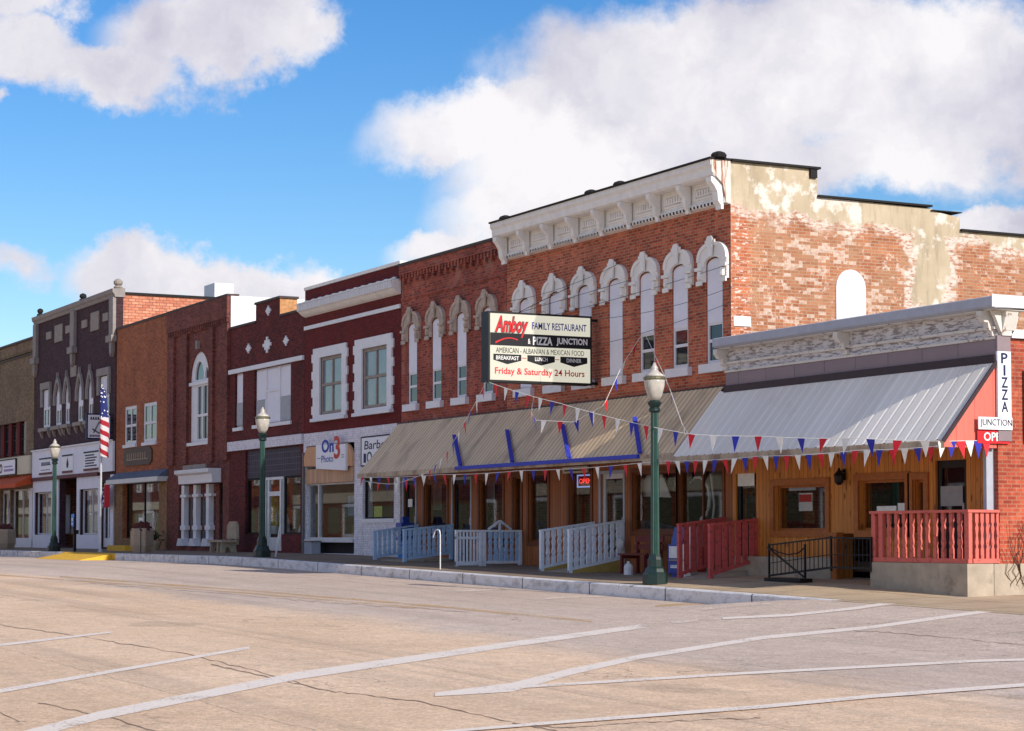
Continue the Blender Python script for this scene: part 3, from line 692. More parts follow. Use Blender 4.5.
MB().box(-74, xr - .02, -.2, -.03, 3.55, 4.42).build('fascia', M['cream'], b)
MB().prism([(-.03, 3.5), (-.03, 3.06), (-.85, 2.88), (-.85, 3.06)], 'x', -74, xr - .05).build('awning', M['orange'], b)
w = window(b, -64.3, -60.75, .42, 2.85, fmat=M['white'], mull=1); MB().box(-62.3, -61.2, .34, .36, .6, 1.5).build('poster', M['paper'], w); MB().box(-62.2, -61.0, .34, .36, 1.95, 2.35).build('poster', M['paper'], w); MB().box(-62.4, -60.9, .37, .38, 1.5, 2.7).build('curtain', M['maroon'], w)
d = MB().prism(rect(-66.4, -64.55, .1, 2.85), 'y', .1, .16, [rect(-66.3, -65.5, .3, 2.7), rect(-65.4, -64.65, .3, 2.7)]).build('door', M['white'], b); MB().box(-66.3, -64.65, .12, .13, .3, 2.7).build('pane', GLASS, d)
MB().box(-64.4, -60.1, -.06, -.021, -.1, .42).box(-60.62, -60.06, -.05, -.021, .42, 2.86).build('bulkhead', M['white'], b)
s = thing('shop_sign', 'white sign with red emblem and lettering on the cream fascia at far left', 'sign', (-64.6, -.2, 3.6))
MB().box(-67.2, -62.5, -.26, -.202, 3.6, 4.3).build('panel', M['signpure'], s)
MB().prism(rect(-67.26, -62.44, 3.55, 4.35), 'y', -.28, -.203, [rect(-67.2, -62.5, 3.6, 4.3)]).build('frame', M['ink'], s)
for cx in (-66.1, -65.45):
    MB().prism([(cx + .3 * math.cos(t), 3.92 + .24 * math.sin(t)) for t in [k * math.pi / 8 for k in range(16)]], 'y', -.268, -.262, [[(cx + .17 * math.cos(t), 3.9 + .13 * math.sin(t)) for t in [k * math.pi / 8 for k in range(16)]]]).build('emblem', M['maroon'], s)
MB().box(-64.8, -62.9, -.268, -.262, 3.75, 3.86).box(-64.8, -63.1, -.268, -.262, 3.95, 4.02).build_each('printed_line', plain('lavender_print', (150, 130, 178), .6), s)

# ------------------------------------------------------------------ the lodge building
b = thing('lodge_building', 'tall purple brown brick building with stone pilasters and pointed windows over a white storefront', 'building', (-53, 0, 0))
x0, x1 = -59.95, -46.62
WL = [(-58.32, -57.1, 0), (-56.13, -55.14, 1), (-54.5, -53.72, 1), (-52.41, -51.54, 1), (-50.74, -49.96, 1), (-48.89, -47.54, 0)]
holes = []
for a, c, g in WL: holes.append(arch(a, c, 5.6, 6.95, 7.6, pointed=True) if g else rect(a, c, 5.6, 7.4))
holes += [rect(-59.65, -56.57, .65, 2.62), rect(-55.35, -52.3, .1, 3.15), rect(-51.86, -48.95, .65, 2.62), rect(-48.55, -47.1, .12, 2.84)]
front_wall(b, rect(x0, x1, -1, 10.62), holes, BRK['lodge'])
shell(b, x0, x1, 10.62, 9.9, 16, BRK['pink'], right=10.72)
MB().box(x1 - .3, x1 + .06, .4, 16.1, 10.72, 10.82).build('coping', M['black'], b)
MB().prism([(.02, 10.6), (-.07, 10.6), (-.1, 10.72), (-.17, 10.78), (-.19, 10.95), (.36, 10.99), (.36, 10.6)], 'x', x0 - .05, x1 + .05).build('cornice', M['darkstone'], b)
for cx, w_ in ((x0 + .3, .55), (-53.05, .62), (x1 - .32, .6)):
    m = MB().box(cx - w_ / 2, cx + w_ / 2, -.14, -.002, 9.0, 10.6); m.box(cx - w_ / 2 - .12, cx + w_ / 2 + .12, -.24, -.002, 8.72, 9.0)
    m.prism([(cx - .2, 8.72), (cx + .2, 8.72), (cx + .14, 8.3), (cx, 8.1), (cx - .14, 8.3)], 'y', -.16, -.003); m.build_each('pilaster', M['darkstone'], b)
MB().box(-53.5, -52.6, -.06, -.002, 7.68, 8.16).build('plaque', M['stone'], b)
for a, c, z0, z1 in ((-57.82, -56.95, 9.72, 10.06), (-56.32, -55.0, 9.46, 10.24), (-54.45, -53.6, 9.72, 10.06), (-51.78, -50.95, 9.72, 10.06), (-50.35, -49.1, 9.46, 10.26), (-48.49, -47.72, 9.72, 10.06)):
    MB().box(a, c, -.05, -.002, z0, z1).build('plaque', M['stone'], b)
MB().lathe(x0 + .45, .1, [(.16, 10.99), (.16, 11.08), (.09, 11.12), (.14, 11.2), (.14, 11.3), (.05, 11.36)], 10).lathe(-52.1, .1, [(.17, 10.99), (.17, 11.05), (.1, 11.08), (.16, 11.16), (.14, 11.27), (.04, 11.32)], 10).build_each('finial', M['black'], b)
MB().lathe(x1 - .1, .1, [(.19, 10.99), (.19, 11.04), (.11, 11.08), (.19, 11.16), (.2, 11.26), (.12, 11.34), (.03, 11.38)], 12).build_each('finial', M['stone'], b)
for a, c, g in WL:
    if g:
        n_ = arch(a, c, 5.62, 6.95, 7.58, pointed=True); w = window(b, a, c, 5.62, 7.58, y=.03, fmat=M['white'], gmat=SASHGLASS, shape=n_, fw=.12, rails=(6.35,), mull=1)
        MB().box(a + .05, c - .05, .035, .06, 6.35, 7.2).build('board', M['board'], w)
        o1 = arch(a - .17, c + .17, 6.55, 6.95, 7.86, pointed=True); o2 = arch(a - .001, c + .001, 6.549, 6.95, 7.6, pointed=True)
        MB().prism(o1[1:] + [o1[0]] + [o2[0]] + o2[1:][::-1], 'y', -.1, -.002).prism([((a + c) / 2 - .07, 7.8), ((a + c) / 2 + .07, 7.8), ((a + c) / 2, 8.05)], 'y', -.12, -.003).build('window_hood', M['darkstone'], b)
    else:
        w = window(b, a, c, 5.62, 7.38, y=.02, fmat=M['white'], gmat=SASHGLASS, rails=(6.5,), fw=.12, mull=1); MB().box(a + .1, c - .5, .035, .05, 6.5, 7.3).build('board', M['board'], w)
        MB().prism(rect(a - .2, c + .2, 6.7, 7.72), 'y', -.1, -.002, [rect(a - .001, c + .001, 6.698, 7.41)][:0] or [rect(a + .002, c - .002, 6.71, 7.4)]).build('window_hood', M['darkstone'], b) if False else MB().box(a - .25, c + .25, -.12, -.002, 7.41, 7.72).box(a - .25, a - .01, -.1, -.002, 6.6, 7.408).box(c + .01, c + .25, -.1, -.002, 6.6, 7.408).build('window_hood', M['darkstone'], b)
    m = MB().box(a - .22, c + .22, -.2, -.002, 5.44, 5.6)
    for xx in (a - .05, c + .05): m.prism([(-.002, 5.43), (-.16, 5.43), (-.08, 5.2), (-.002, 5.12)], 'x', xx - .08, xx + .08)
    m.build('sill', M['stone'], w)
MB().box(x0 + .02, x1 - .02, -.1, -.002, 3.3, 4.56).build('fascia', M['board'], b)
MB().box(x0 + .02, -48.7, -.16, -.101, 3.17, 3.32).build('fascia_trim', M['maroon'], b)
MB().box(x0 + .02, x1 - .02, -.18, -.1, 4.561, 4.62).build('fascia_trim', M['white'], b)
m = MB()
for a, c in ((x0 + .02, -59.65), (-56.57, -55.35), (-52.3, -51.86), (-48.95, -48.55), (-47.1, x1 - .02)): m.box(a + .003, c - .003, -.05, -.002, -.2, 3.16)
for a, c in ((-59.65, -56.57), (-51.86, -48.95)): m.box(a, c, -.05, -.002, -.2, .64); m.box(a, c, -.05, -.002, 2.63, 3.16)
m.build_each('storefront_panel', M['board'], b)
for a, c, k in ((-59.65, -56.57, 1), (-51.86, -48.95, 1)):
    w = window(b, a, c, .65, 2.62, fmat=M['white'], mull=k, fw=.06)
    MB().box(a + .2, a + 1.1, .5, .55, .7, 2.3).build('display_panel', M['paper'] if a > -55 else M['pier' if False else 'curtain'], w)
    MB().box(a + 1.5, c - .3, .9, .95, .7, 2.5).build('curtain', M['greycurtain'], w)
d = MB().prism(rect(-55.35, -52.3, .1, 3.15), 'y', 1., 1.08, [rect(-55.2, -53.9, .6, 2.2), rect(-53.7, -52.45, .35, 2.2)]).build('door', M['white'], b)
MB().box(-55.2, -52.45, 1.03, 1.04, .35, 2.2).build('pane', GLASS, d)
d = MB().prism(rect(-48.55, -47.1, .12, 2.84), 'y', .1, .16, [rect(-48.4, -47.9, .5, 2.6), rect(-47.75, -47.25, .5, 2.6)]).build('door', M['white'], b); MB().box(-48.4, -47.25, .125, .135, .5, 2.6).build('pane', GLASS, d)
for a, c, z0, z1, kind in ((X(38.5, -.15), X(51.5, -.15), 3.42, 4.2, 0), (X(61.5, -.15), X(72, -.15), 3.4, 4.22, 1), (X(83, -.15), X(98, -.15), 3.4, 4.24, 2)):
    lab = ('white fascia sign with two short lines of dark lettering, nearest the first street lamp', 'small white fascia sign with a dark flame shape over the recessed door', 'white fascia sign with five lines of dark lettering beside the flagpole')[kind]
    s = thing('fascia_sign', lab, 'sign', ((a + c) / 2, -.1, z0), 'white signs on the lodge storefront')
    MB().box(a, c, -.15, -.102, z0, z1).build('panel', M['signpure'], s)
    MB().box(a, c, -.165, -.151, z0, z0 + .1).build('stripe', M['maroon'], s); MB().box(a, c, -.165, -.151, z1 - .07, z1).build('stripe', M['ink'], s)
    m = MB()
    if kind == 0: m.prism(comb(a + .35, c - .25, 3.84, 3.88, 4.0, .2, .6), 'y', -.157, -.152).box(a + .3, c - .4, -.157, -.152, 3.62, 3.65)
    if kind == 1:
        cx = (a + c) / 2; m.prism([(cx - .1, 3.62), (cx + .1, 3.62), (cx + .2, 3.8), (cx + .08, 3.98), (cx + .02, 4.1), (cx - .08, 3.95), (cx - .18, 3.78)], 'y', -.158, -.152)
    if kind == 2:
        for i in range(5): m.box(a + .2 + .08 * (i % 2), c - .3 - .2 * ((i * 2) % 3), -.157, -.152, 3.58 + i * .115, 3.64 + i * .115)
    m.build('lettering', M['navy'] if kind != 1 else M['ink'], s)
s = thing('lodge_sign', 'white projecting sign with square and compass emblem high on the purple brick building', 'sign', (-46.88, -.6, 4.6))
xs_ = -46.9
MB().box(xs_ - .25, xs_, -1.13, -.1, 4.62, 5.7).build('cabinet', M['navy'], s); MB().box(xs_, xs_ + .015, -1.08, -.15, 4.68, 5.64).build('panel', M['signpure'], s)
MB().prism(comb(-1.0, -.25, 5.44, 5.47, 5.55, .1, .6), 'x', xs_ + .016, xs_ + .02).prism(comb(-1.02, -.45, 4.73, 4.76, 4.81, .07, .6), 'x', xs_ + .016, xs_ + .02).build_each('lettering', M['navy'], s)
def ee(*p): return [(xs_ + .018, y, z) for y, z in p]
m = MB(); m.bar(*ee((-.9, 5.05), (-.6, 4.87)), .02, .06); m.bar(*ee((-.6, 4.87), (-.3, 5.05)), .02, .06); m.bar(*ee((-.85, 4.88), (-.6, 5.36)), .02, .05); m.bar(*ee((-.35, 4.88), (-.6, 5.36)), .02, .05)
m.build('emblem', M['grey'], s)
MB().box(xs_ - .16, xs_ - .1, -.1, .02, 4.9, 4.96).box(xs_ - .16, xs_ - .1, -.1, .02, 5.4, 5.46).build_each('bracket', M['iron'], s)

# ------------------------------------------------------------------ the orange brick building
b = thing('brick_building', 'plain orange brown brick building with two white sash windows and a grey flat canopy', 'building', (-43, 0, 0))
x0, x1 = -46.58, -39.47
W2 = [(-45.37, -43.72), (-42.79, -41.05)]
front_wall(b, rect(x0, x1, -1, 9.2), [rect(a, c, 4.33, 5.9) for a, c in W2] + [rect(-45.35, -40.55, .5, 2.8)], BRK['orange'], .03, .33)
shell(b, x0, x1, 9.2, 8.6, 14, BRK['orange'], y0=.332)
MB().box(x0 + .004, x1 - .01, .0, .4, 9.2, 9.3).build('coping', M['coping'], b)
for a, c in W2:
    w = window(b, a, c, 4.33, 5.9, .06, .13, mull=1, rails=(5.1,), gmat=SASHGLASS); sill(w, a - .06, c + .06, 4.2, 4.328, -.04, .2, M['white'])
    MB().box(a + .9, c - .12, .14, .15, 4.5, 5.75).build('curtain', M['curtain'], w)
w = window(b, -45.35, -40.55, .5, 2.8, .15, .07, mull=1, fmat=M['black']); MB().box(-45.2, -43.2, .6, .65, .6, 1.5).build('display_panel', M['greycurtain'], w); MB().box(-43.9, -43.3, .5, .55, 1.5, 2.6).build('display_panel', M['curtain'], w); MB().box(-42.8, -40.8, .8, .85, 2.0, 2.7).build('curtain', M['greycurtain'], w); MB().box(-42.7, -40.8, 1.0, 1.05, .7, 1.9).build('display_panel', M['maroon'], w)
MB().box(x0 + .01, -45.4, -.03, .028, -.2, 2.82).box(-40.5, x1 - .02, -.03, .028, -.2, 2.82).box(-45.398, -40.502, -.03, .028, -.2, .49).build_each('brick_pier', BRK['pier'], b)
c_ = MB().box(x0 + .1, x1 - .03, -.42, .028, 2.72, 2.9).build('canopy', M['canvas'], b); MB().prism([(.028, 2.902), (-.4, 2.902), (.028, 3.2)], 'x', x0 + .12, x1 - .06).build('canopy_top', M['bluegrey'], c_)
s = thing('wall_plaque', 'dark oval plaque with worn letters on the orange brick wall', 'sign', (-43.4, .03, 3.5))
cx, cz = -43.42, 3.8; MB().prism([(cx - 1.9, cz + .2), (cx - 1.6, cz + .36), (cx + 1.6, cz + .36), (cx + 1.9, cz + .2), (cx + 1.9, cz - .2), (cx + 1.6, cz - .36), (cx - 1.6, cz - .36), (cx - 1.9, cz - .2)], 'y', -.03, .028).build('panel', M['bright'], s)
MB().prism(comb(cx - 1.45, cx + 1.45, cz - .14, cz - .1, cz + .15, .3, .35), 'y', -.036, -.031).build('lettering', M['bronze'], s)

# ------------------------------------------------------------------ the arched window building
b = thing('brick_building', 'brown red brick building with one tall white arched window and white door hood', 'building', (-36, 0, 0))
x0, x1 = -39.45, -32.42
ah = arch(-36.87, -34.72, 4.08, 6.42, 7.45, 16)
front_wall(b, rect(x0, x1, -1, 9.2), [ah, rect(-38.1, -33.1, .2, 2.52)], BRK['arch'])
shell(b, x0, x1, 9.2, 8.3, 14, M['white'])
MB().box(x1 + .001, x1 + .012, .02, 13.9, 7., 9.19).build('painted_side', M['white'], b)
MB().box(x0 + .01, x1 - .01, -.12, .34, 9.2, 9.27).build('coping', M['coping'], b)
m = MB().box(x0 + .02, x1 - .02, -.12, -.002, 8.42, 9.19).box(x0 + .02, x1 - .02, -.06, -.002, 8.22, 8.418)
for i in range(34): m.box(x0 + .1 + i * .205, x0 + .2 + i * .205, -.1, -.061, 8.26, 8.417)
m.build('corbel_table', BRK['arch'], b)
m = MB()
for a, c in ((x0 + .08, x0 + .85), (-37.46, -37.02), (-34.5, -34.05), (x1 - .75, x1 - .03)): m.box(a, c, -.1, -.002, 3.3, 8.218)
m.build_each('pilaster', BRK['arch'], b)
fr = arch(-36.87, -34.72, 4.08, 6.42, 7.45, 16)
w = MB().prism(fr, 'y', .06, .16, [arch(-36.2, -34.95, 4.2, 6.15, 6.2, 3)[:4] if False else rect(-36.15, -34.92, 4.2, 6.15), arch(-36.45, -35.45, 6.42, 6.5, 7.1, 8), arch(-35.3, -34.95, 6.42, 6.5, 6.85, 6)])
w.box(-36.2, -34.9, .04, .14, 5.02, 5.12).box(-35.6, -35.5, .05, .14, 4.2, 6.15).box(-36.95, -34.66, -.02, .1, 6.22, 6.34)
w = w.build('window', M['white'], b); MB().prism([(cx_ + (u - cx_) * .9, 5.7 + (v - 5.7) * .93) for cx_ in (-35.8,) for u, v in fr], 'y', .12, .13).build('pane', SASHGLASS, w)
MB().box(-36.1, -35.6, .165, .17, 4.25, 6.1).build('curtain', M['curtain'], w); sill(w, -37.0, -34.6, 3.96, 4.078, -.08, .1, M['white'])
MB().box(-35.88, -35.72, -.14, -.002, 7.55, 7.85).build('keystone', M['stone'], b)
s_ = MB().box(-37.5, -34.9, -.06, -.002, 3.08, 3.25); s_.build('name_stone', M['stone'], b)
dh = MB().prism([(-.002, 3.04), (-.5, 3.04), (-.5, 2.9), (-.36, 2.84), (-.34, 2.53), (-.002, 2.53)], 'x', X(174, -.5), -33.3); dh.build('door_hood', M['white'], b)
m = MB()
for i in range(18): m.box(X(174, -.5) + .03 + i * .205, X(174, -.5) + .13 + i * .205, -.52, -.501, 2.92, 3.02)
m.build_each('hood_dentil', M['white'], b)
for a in (-37.8, -36.4, -34.95):
    c = a + .32
    m = MB().box(a, c, .0, .28, .3, 2.5); m.box(a - .05, c + .35, -.04, .26, 2.05, 2.15); m.box(a - .05, c + .25, -.03, .25, .82, .98); m.prism([(a - .22, .22), (c + .22, .22), (c + .04, .5), (a - .04, .5)], 'y', -.12, .27); m.build('column', M['white'], b)
for a, c in ((-37.37, -36.42), (-35.97, -34.97), (-34.5, -33.9)):
    d = MB().prism(rect(a, c, .25, 2.5), 'y', .15, .2, [rect(a + .08, c - .35, .35, .8), rect(a + .08, c - .35, 1.0, 2.0)]).build('door', BRK['arch'], b)
    MB().box(a + .06, c - .3, .17, .18, .3, 2.05).build('pane', GLASS, d)
cx = X(207.5, 6.); MB().box(cx - .7, cx + .75, 6., 6.9, 8.3, Z(207, 283.5, 6.)).build('chimney', M['white'], b)

# ------------------------------------------------------------------ the diamond building
b = thing('brick_building', 'dark maroon brick building with white diamond ornaments and stepped parapet pier', 'building', (-29, 0, 0))
x0, x1 = -32.40, -25.17
A4W = [(-31.88, -31.05), (-29.89, -26.41)]
holes = [rect(-31.88, -31.05, 4.42, 6.34), rect(-29.89, -26.41, 4.42, 6.34), rect(-30.74, -25.5, .66, 3.56)]
holes[2] = [(-30.74, .66), (-28.9, .66), (-28.9, .1), (-27.2, .1), (-27.2, .66), (-25.5, .66), (-25.5, 3.56), (-30.74, 3.56)]
poly = [(x0, -1), (x1, -1), (x1, 7.97), (-27.46, 7.97), (-27.46, 8.6), (-29.78, 8.6), (-29.78, 7.97), (x0, 7.97)]
front_wall(b, poly, holes, BRK['diamond'])
shell(b, x0, x1, 7.9, 7.2, 14, BRK['diamond'])
MB().box(-27.46 - .001, -27.452, .002, .3, 7.98, 8.6).box(-29.7, -27.452, .302, .62, 7.9, 8.6).build_each('parapet_pier', BRK['tan'], b)
MB().box(x0 + .01, -29.8, -.04, .36, 7.972, 8.05).box(-27.44, x1 - .01, -.04, .36, 7.972, 8.05).box(-29.84, -27.4, -.04, .66, 8.602, 8.68).build('coping', M['coping'], b)
def diamond(cx, cz, r):
    m = MB()
    for i in range(-2, 3):
        k = 2 - abs(i); h = r / 2.5
        m.box(cx + i * h * .9 - h * .42, cx + i * h * .9 + h * .42, -.04, -.002, cz - (k + .5) * h * .62, cz + (k + .5) * h * .62)
    return m
for cx, cz, r in ((-30.44, 7.14, .27), (-28.6, 7.12, .44), (-26.81, 7.11, .27), (-28.5, 8.28, .27)): diamond(cx, cz, r).build('diamond_ornament', M['white'], b)
MB().box(x0 + .02, x1 - .02, -.08, -.002, 6.35, 6.5).build('lintel_band', M['white'], b)
MB().box(x0 + .02, x1 - .02, -.1, -.002, 3.6, 3.93).build('storefront_lintel', BRK['white'], b)
w = window(b, *A4W[0], 4.42, 6.34, .1, .09, fmat=M['white'], gmat=SASHGLASS); MB().box(-31.82, -31.1, .07, .12, 5.3, 6.28).build('board', M['board'], w); sill(w, -31.95, -30.98, 4.3, 4.418, -.06, .2, M['white'])
MB().box(-31.8, -31.15, .05, .068, 4.5, 5.29).build_each('screen', M['greycurtain'], w)
w = window(b, *A4W[1], 4.42, 6.34, .1, .09, fmat=M['white'], gmat=SASHGLASS); MB().box(-29.8, -26.5, .06, .12, 5.28, 6.28).box(-28.8, -27.5, .05, .12, 4.45, 5.5).build('board', M['board'], w)
MB().box(-29.8, -28.9, .05, .09, 4.45, 5.27).box(-27.45, -26.5, .05, .09, 4.45, 5.27).build_each('screen', M['greycurtain'], w)
MB().box(-28.86, -28.74, .02, .12, 4.44, 6.3).box(-27.56, -27.44, .02, .12, 4.44, 6.3).box(-28.738, -27.562, .02, .11, 5.5, 5.58).build_each('mullion', M['white'], w); sill(w, -29.98, -26.3, 4.3, 4.418, -.06, .2, M['white'])
MB().box(-30.74, -25.5, .06, .14, 2.6, 3.558).build('transom', M['glazed'], b)
w = window(b, -30.74, -28.95, .66, 2.59, .08, .06, fmat=M['black']); MB().lathe(-29.8, .75, [(.3, .7), (.38, 1.0), (.2, 1.3), (.32, 1.7), (.18, 2.0)], 7).build('display_figure', plain('yellow_display', (214, 190, 60), .7, var=.5, scale=9), w)
MB().box(-30.6, -29.1, .9, .95, 1.7, 2.3).build('display_panel', plain('red_display', (180, 60, 52), .7, var=.4, scale=8), w); MB().box(-30.6, -29.0, .5, .8, .67, .95).build('display_shelf', M['paper'], w)
w = window(b, -27.15, -25.5, .66, 2.59, .08, .06, fmat=M['black']); MB().prism([(-27.0, .7), (-25.7, .7), (-25.8, 1.0), (-26.3, 1.3), (-26.7, 1.1)], 'y', .5, .7).build('display_cloth', M['paper'], w); MB().box(-26.6, -25.6, .6, .65, 1.75, 1.98).build('window_sign', M['green'], w); MB().box(-26.9, -25.6, 1.4, 1.45, 1.3, 1.6).build('display_panel', M['red'], w)
d = MB().prism(rect(-28.9, -27.2, .1, 2.59), 'y', .06, .14, [rect(-28.55, -27.55, .55, 1.95), rect(-28.55, -27.55, 2.1, 2.5), rect(-28.84, -28.7, .2, 2.5), rect(-27.4, -27.26, .2, 2.5)]).build('door', M['aluminium'], b)
MB().box(-28.85, -27.25, .09, .1, .2, 2.52).build('pane', GLASS, d); MB().box(-27.75, -27.68, .0, .06, 1.05, 1.35).build('handle', M['steel'], d); MB().prism([(-28.3, .6), (-27.7, .6), (-27.75, 1.1), (-28.0, 1.35), (-28.2, 1.0)], 'y', .4, .5).build('display_cloth', M['paper'], d)

# ------------------------------------------------------------------ the photo studio building
b = thing('brick_building', 'maroon painted brick building with two white framed windows above a white brick storefront', 'building', (-21, 0, 0))
x0, x1 = -25.15, -17.47
P3 = [(-23.75, -21.9), (-20.3, -18.4)]
holes = [rect(a, c, 4.45, 6.32) for a, c in P3] + [rect(-24.9, -20.9, .05, 3.5), rect(-20.24, -17.9, 1.12, 2.36)]
front_wall(b, rect(x0, x1, 3.92, 8.6), holes[:2], BRK['photo'])
front_wall(b, rect(x0, x1, -1, 3.918), holes[2:], BRK['white'], -.03, .3, 'storefront_wall')
shell(b, x0, x1, 8.5, 7.8, 14, BRK['photo'])
MB().box(x0 + .01, x1 - .01, -.05, .36, 8.602, 8.7).build('coping', M['iron_white'], b)
MB().prism([(-.002, 8.12), (-.27, 8.12), (-.29, 7.9), (-.24, 7.88), (-.18, 7.82), (-.1, 7.76), (-.002, 7.72)], 'x', x0 + .03, x1 - .02).build('cornice', M['iron_white'], b)
m = MB()
for i in range(62): m.box(x0 + .05 + i * .1225, x0 + .12 + i * .1225, -.312, -.292, 7.91, 8.11)
m.box(x0 + .03, x1 - .02, -.32, -.002, 8.122, 8.16); m.build('cornice_ribs', M['white'], b)
m = MB()
for i in range(13): m.box(x0 + .1 + i * .585, x0 + .32 + i * .585, -.06, -.003, 8.162, 8.26)
m.build_each('bracket', M['white'], b)
MB().box(x0 + .02, x1 - .02, -.05, -.002, 7.3, 7.42).build('string_course', M['white'], b)
for a, c in P3:
    m = MB().prism(rect(a - .55, c + .35, 4.36, 6.62), 'y', -.06, -.002, [rect(a, c, 4.46, 6.31)])
    for i in range(4):
        z = 4.5 + i * .56
        m.box(a - .68, a - .551, -.055, -.003, z, z + .27); m.box(c + .351, c + .45, -.055, -.003, z, z + .27)
    m.build('window_surround', M['white'], b)
    w = window(b, a, c, 4.46, 6.31, .02, .11, mull=1, rails=(5.42,), fmat=M['stone'], gmat=M['sash_grey'])
    for k in (0, 1):
        xm = a + .12 + k * (c - a) / 2; MB().box(xm, xm + (c - a) / 2 - .2, .178, .182, 4.6 + .85 * k * 0, 6.2).build('curtain', M['greycurtain'], w) if False else None
    sill(w, a - .6, c + .4, 4.26, 4.36, -.14, .1, M['white'])
# recessed shop window with its curved tan head board
hb = [(-24.9, 2.85), (-20.9, 2.75), (-20.9, 3.1)] + [(-21.45 + .55 * math.cos(t), 3.05 + .42 * math.sin(t)) for t in [k * math.pi / 16 for k in range(1, 8)]] + [(-24.35 - .55 * math.sin(t), 3.05 + .42 * math.cos(t)) for t in [k * math.pi / 16 for k in range(1, 8)]] + [(-24.9, 3.1)]
MB().prism(hb, 'y', -.12, -.032).build('head_board', M['tanboard'], b)
MB().box(-24.88, -20.92, -.06, .05, 2.28, 2.74).build('head_panel', boards('tan_panel_boards', (192, 150, 116), (204, 160, 124), .2, .04, False), b)
w = window(b, -24.88, -20.92, .5, 2.275, .06, .05, fmat=M['aluminium'], name='shop_window'); MB().box(-24.02, -23.93, .03, .14, .52, 2.25).build_each('mullion', M['aluminium'], w); MB().box(-24.88, -20.92, -.1, .12, .4, .498).build('sill', M['aluminium'], w)
pf = MB().prism(rect(-22.95, -21.5, 1.15, 1.95), 'y', .55, .6, [rect(-22.85, -21.6, 1.24, 1.87)]).build('picture_frame', M['black'], w); MB().box(-22.85, -21.6, .575, .585, 1.24, 1.87).build('photograph', plain('blue_photograph', (96, 116, 150), .5, var=.6, scale=3), w)
MB().tube([(-22.2, .7, .5), (-22.2, .7, 1.15)], .03).box(-22.7, -21.8, .65, 1.1, .55, .95).box(-21.5, -20.95, .5, 1.0, .55, 1.0).build('display_stand', M['wood_trimdark'], w); MB().box(-21.6, -20.95, .45, 1.0, 1.003, 1.04).build('shelf', M['paper'], w)
MB().box(-24.7, -20.92, 1.6, 1.66, .1, 3.4).build('partition', M['wood_trimdark'], b)
MB().box(-24.88, -20.92, .16, .2, -.1, .39).build('bulkhead', M['dark'], b)
w = window(b, -20.24, -17.9, 1.12, 2.36, .05, .05, fmat=M['black'], gmat=GLASS, name='shop_window'); MB().box(-19.9, -19.3, .2, .21, 1.15, 1.5).build('poster', plain('lime_poster', (206, 222, 120), .7, var=.2), w)
MB().box(-20.2, -18.0, .9, .95, 1.14, 2.3).build('display_panel', plain('plum_display', (120, 72, 80), .8, var=.4, scale=2), w); MB().box(-20.3, -17.85, -.06, -.031, 1.0, 1.118).build('sill', M['white'], w)
s = thing('shop_sign', 'white sign lettered On 3 Photo in blue and red over the recessed window', 'sign', (-22.45, -.12, 2.75))
MB().prism([(-23.65, 2.74), (-21.20, 2.62), (-21.20, 3.45), (-23.65, 3.5)], 'y', -.2, -.122).build('panel', M['signpure'], s)
MB().text('On', ((-23.15, -.205, 3.22), *FRONT), 1.0, .42, .03).build('lettering', M['blue'], s); MB().text('3', ((-22.13, -.205, 3.0), *FRONT), .5, .72, .025).build('numeral', plain('brick_red_print', (196, 70, 56), .6), s)
MB().text('Photo', ((-23.17, -.203, 2.92), *FRONT), .98, .22).build('lettering', M['blue'], s); MB().box(-23.55, -23.25, -.205, -.201, 3.05, 3.07).box(-21.55, -21.30, -.205, -.201, 3.03, 3.05).box(-21.55, -21.30, -.205, -.201, 3.1, 3.12).build('rule', M['grey'], s)
s = thing('shop_sign', 'white Barber wall sign partly covered by the left end of the tan awning', 'sign', (-19.3, -.03, 2.75))
MB().prism(rect(-20.27, -17.9, 2.75, 3.58), 'y', -.06, -.032).build('panel', M['signpure'], s); MB().prism(rect(-20.31, -17.86, 2.71, 3.62), 'y', -.07, -.033, [rect(-20.27, -17.9, 2.75, 3.58)]).build('frame', M['ink'], s)
MB().text('Barber', ((-20.05, -.062, 3.22), *FRONT), 1.85, .26, .005, .1).build('lettering', M['ink'], s); MB().box(-20.1, -19.92, -.066, -.0605, 2.82, 3.1).build('emblem_bar', M['navy'], s)
MB().prism([(-19.66 + .2 * math.cos(k * math.pi / 8), 2.98 + .17 * math.sin(k * math.pi / 8)) for k in range(16)], 'y', -.066, -.0605, [[(-19.66 + .13 * math.cos(k * math.pi / 8), 2.98 + .11 * math.sin(k * math.pi / 8)) for k in range(16)]]).build('emblem_ring', M['green'], s)
MB().tube([(-25.0, -.09, -.1), (-25.0, -.09, 3.3)], .05).build('downpipe', M['grey'], b)

# ------------------------------------------------------------------ the two storey building with four hooded windows
SPR, CRW = 6.62, 6.82
b = thing('brick_building', 'weathered red brick building with four narrow windows under brown stone hoods', 'building', (-14, 0, 0))
x0, x1 = -17.45, -10.66
C4 = [-16.66, -15.02, -13.4, -11.77]
front_wall(b, rect(x0, x1, 3.3, 8.5), [arch(c - .31, c + .31, 4.42, SPR, 6.78) for c in C4], BRK['two'])
shell(b, x0, x1, 8.4, 7.7, 16, BRK['two'])
MB().box(x0 + .01, x1 - .01, -.14, .36, 8.502, 8.58).build('coping', M['coping'], b)
m = MB().box(x0 + .02, x1 - .02, -.1, -.002, 8.25, 8.5)
for i in range(33): m.box(x0 + .05 + i * .205, x0 + .15 + i * .205, -.09, -.003, 7.98 if i % 2 else 8.1, 8.248)
m.box(x0 + .02, x1 - .02, -.03, -.001, 7.5, 7.58); m.build('corbel_table', BRK['two'], b)
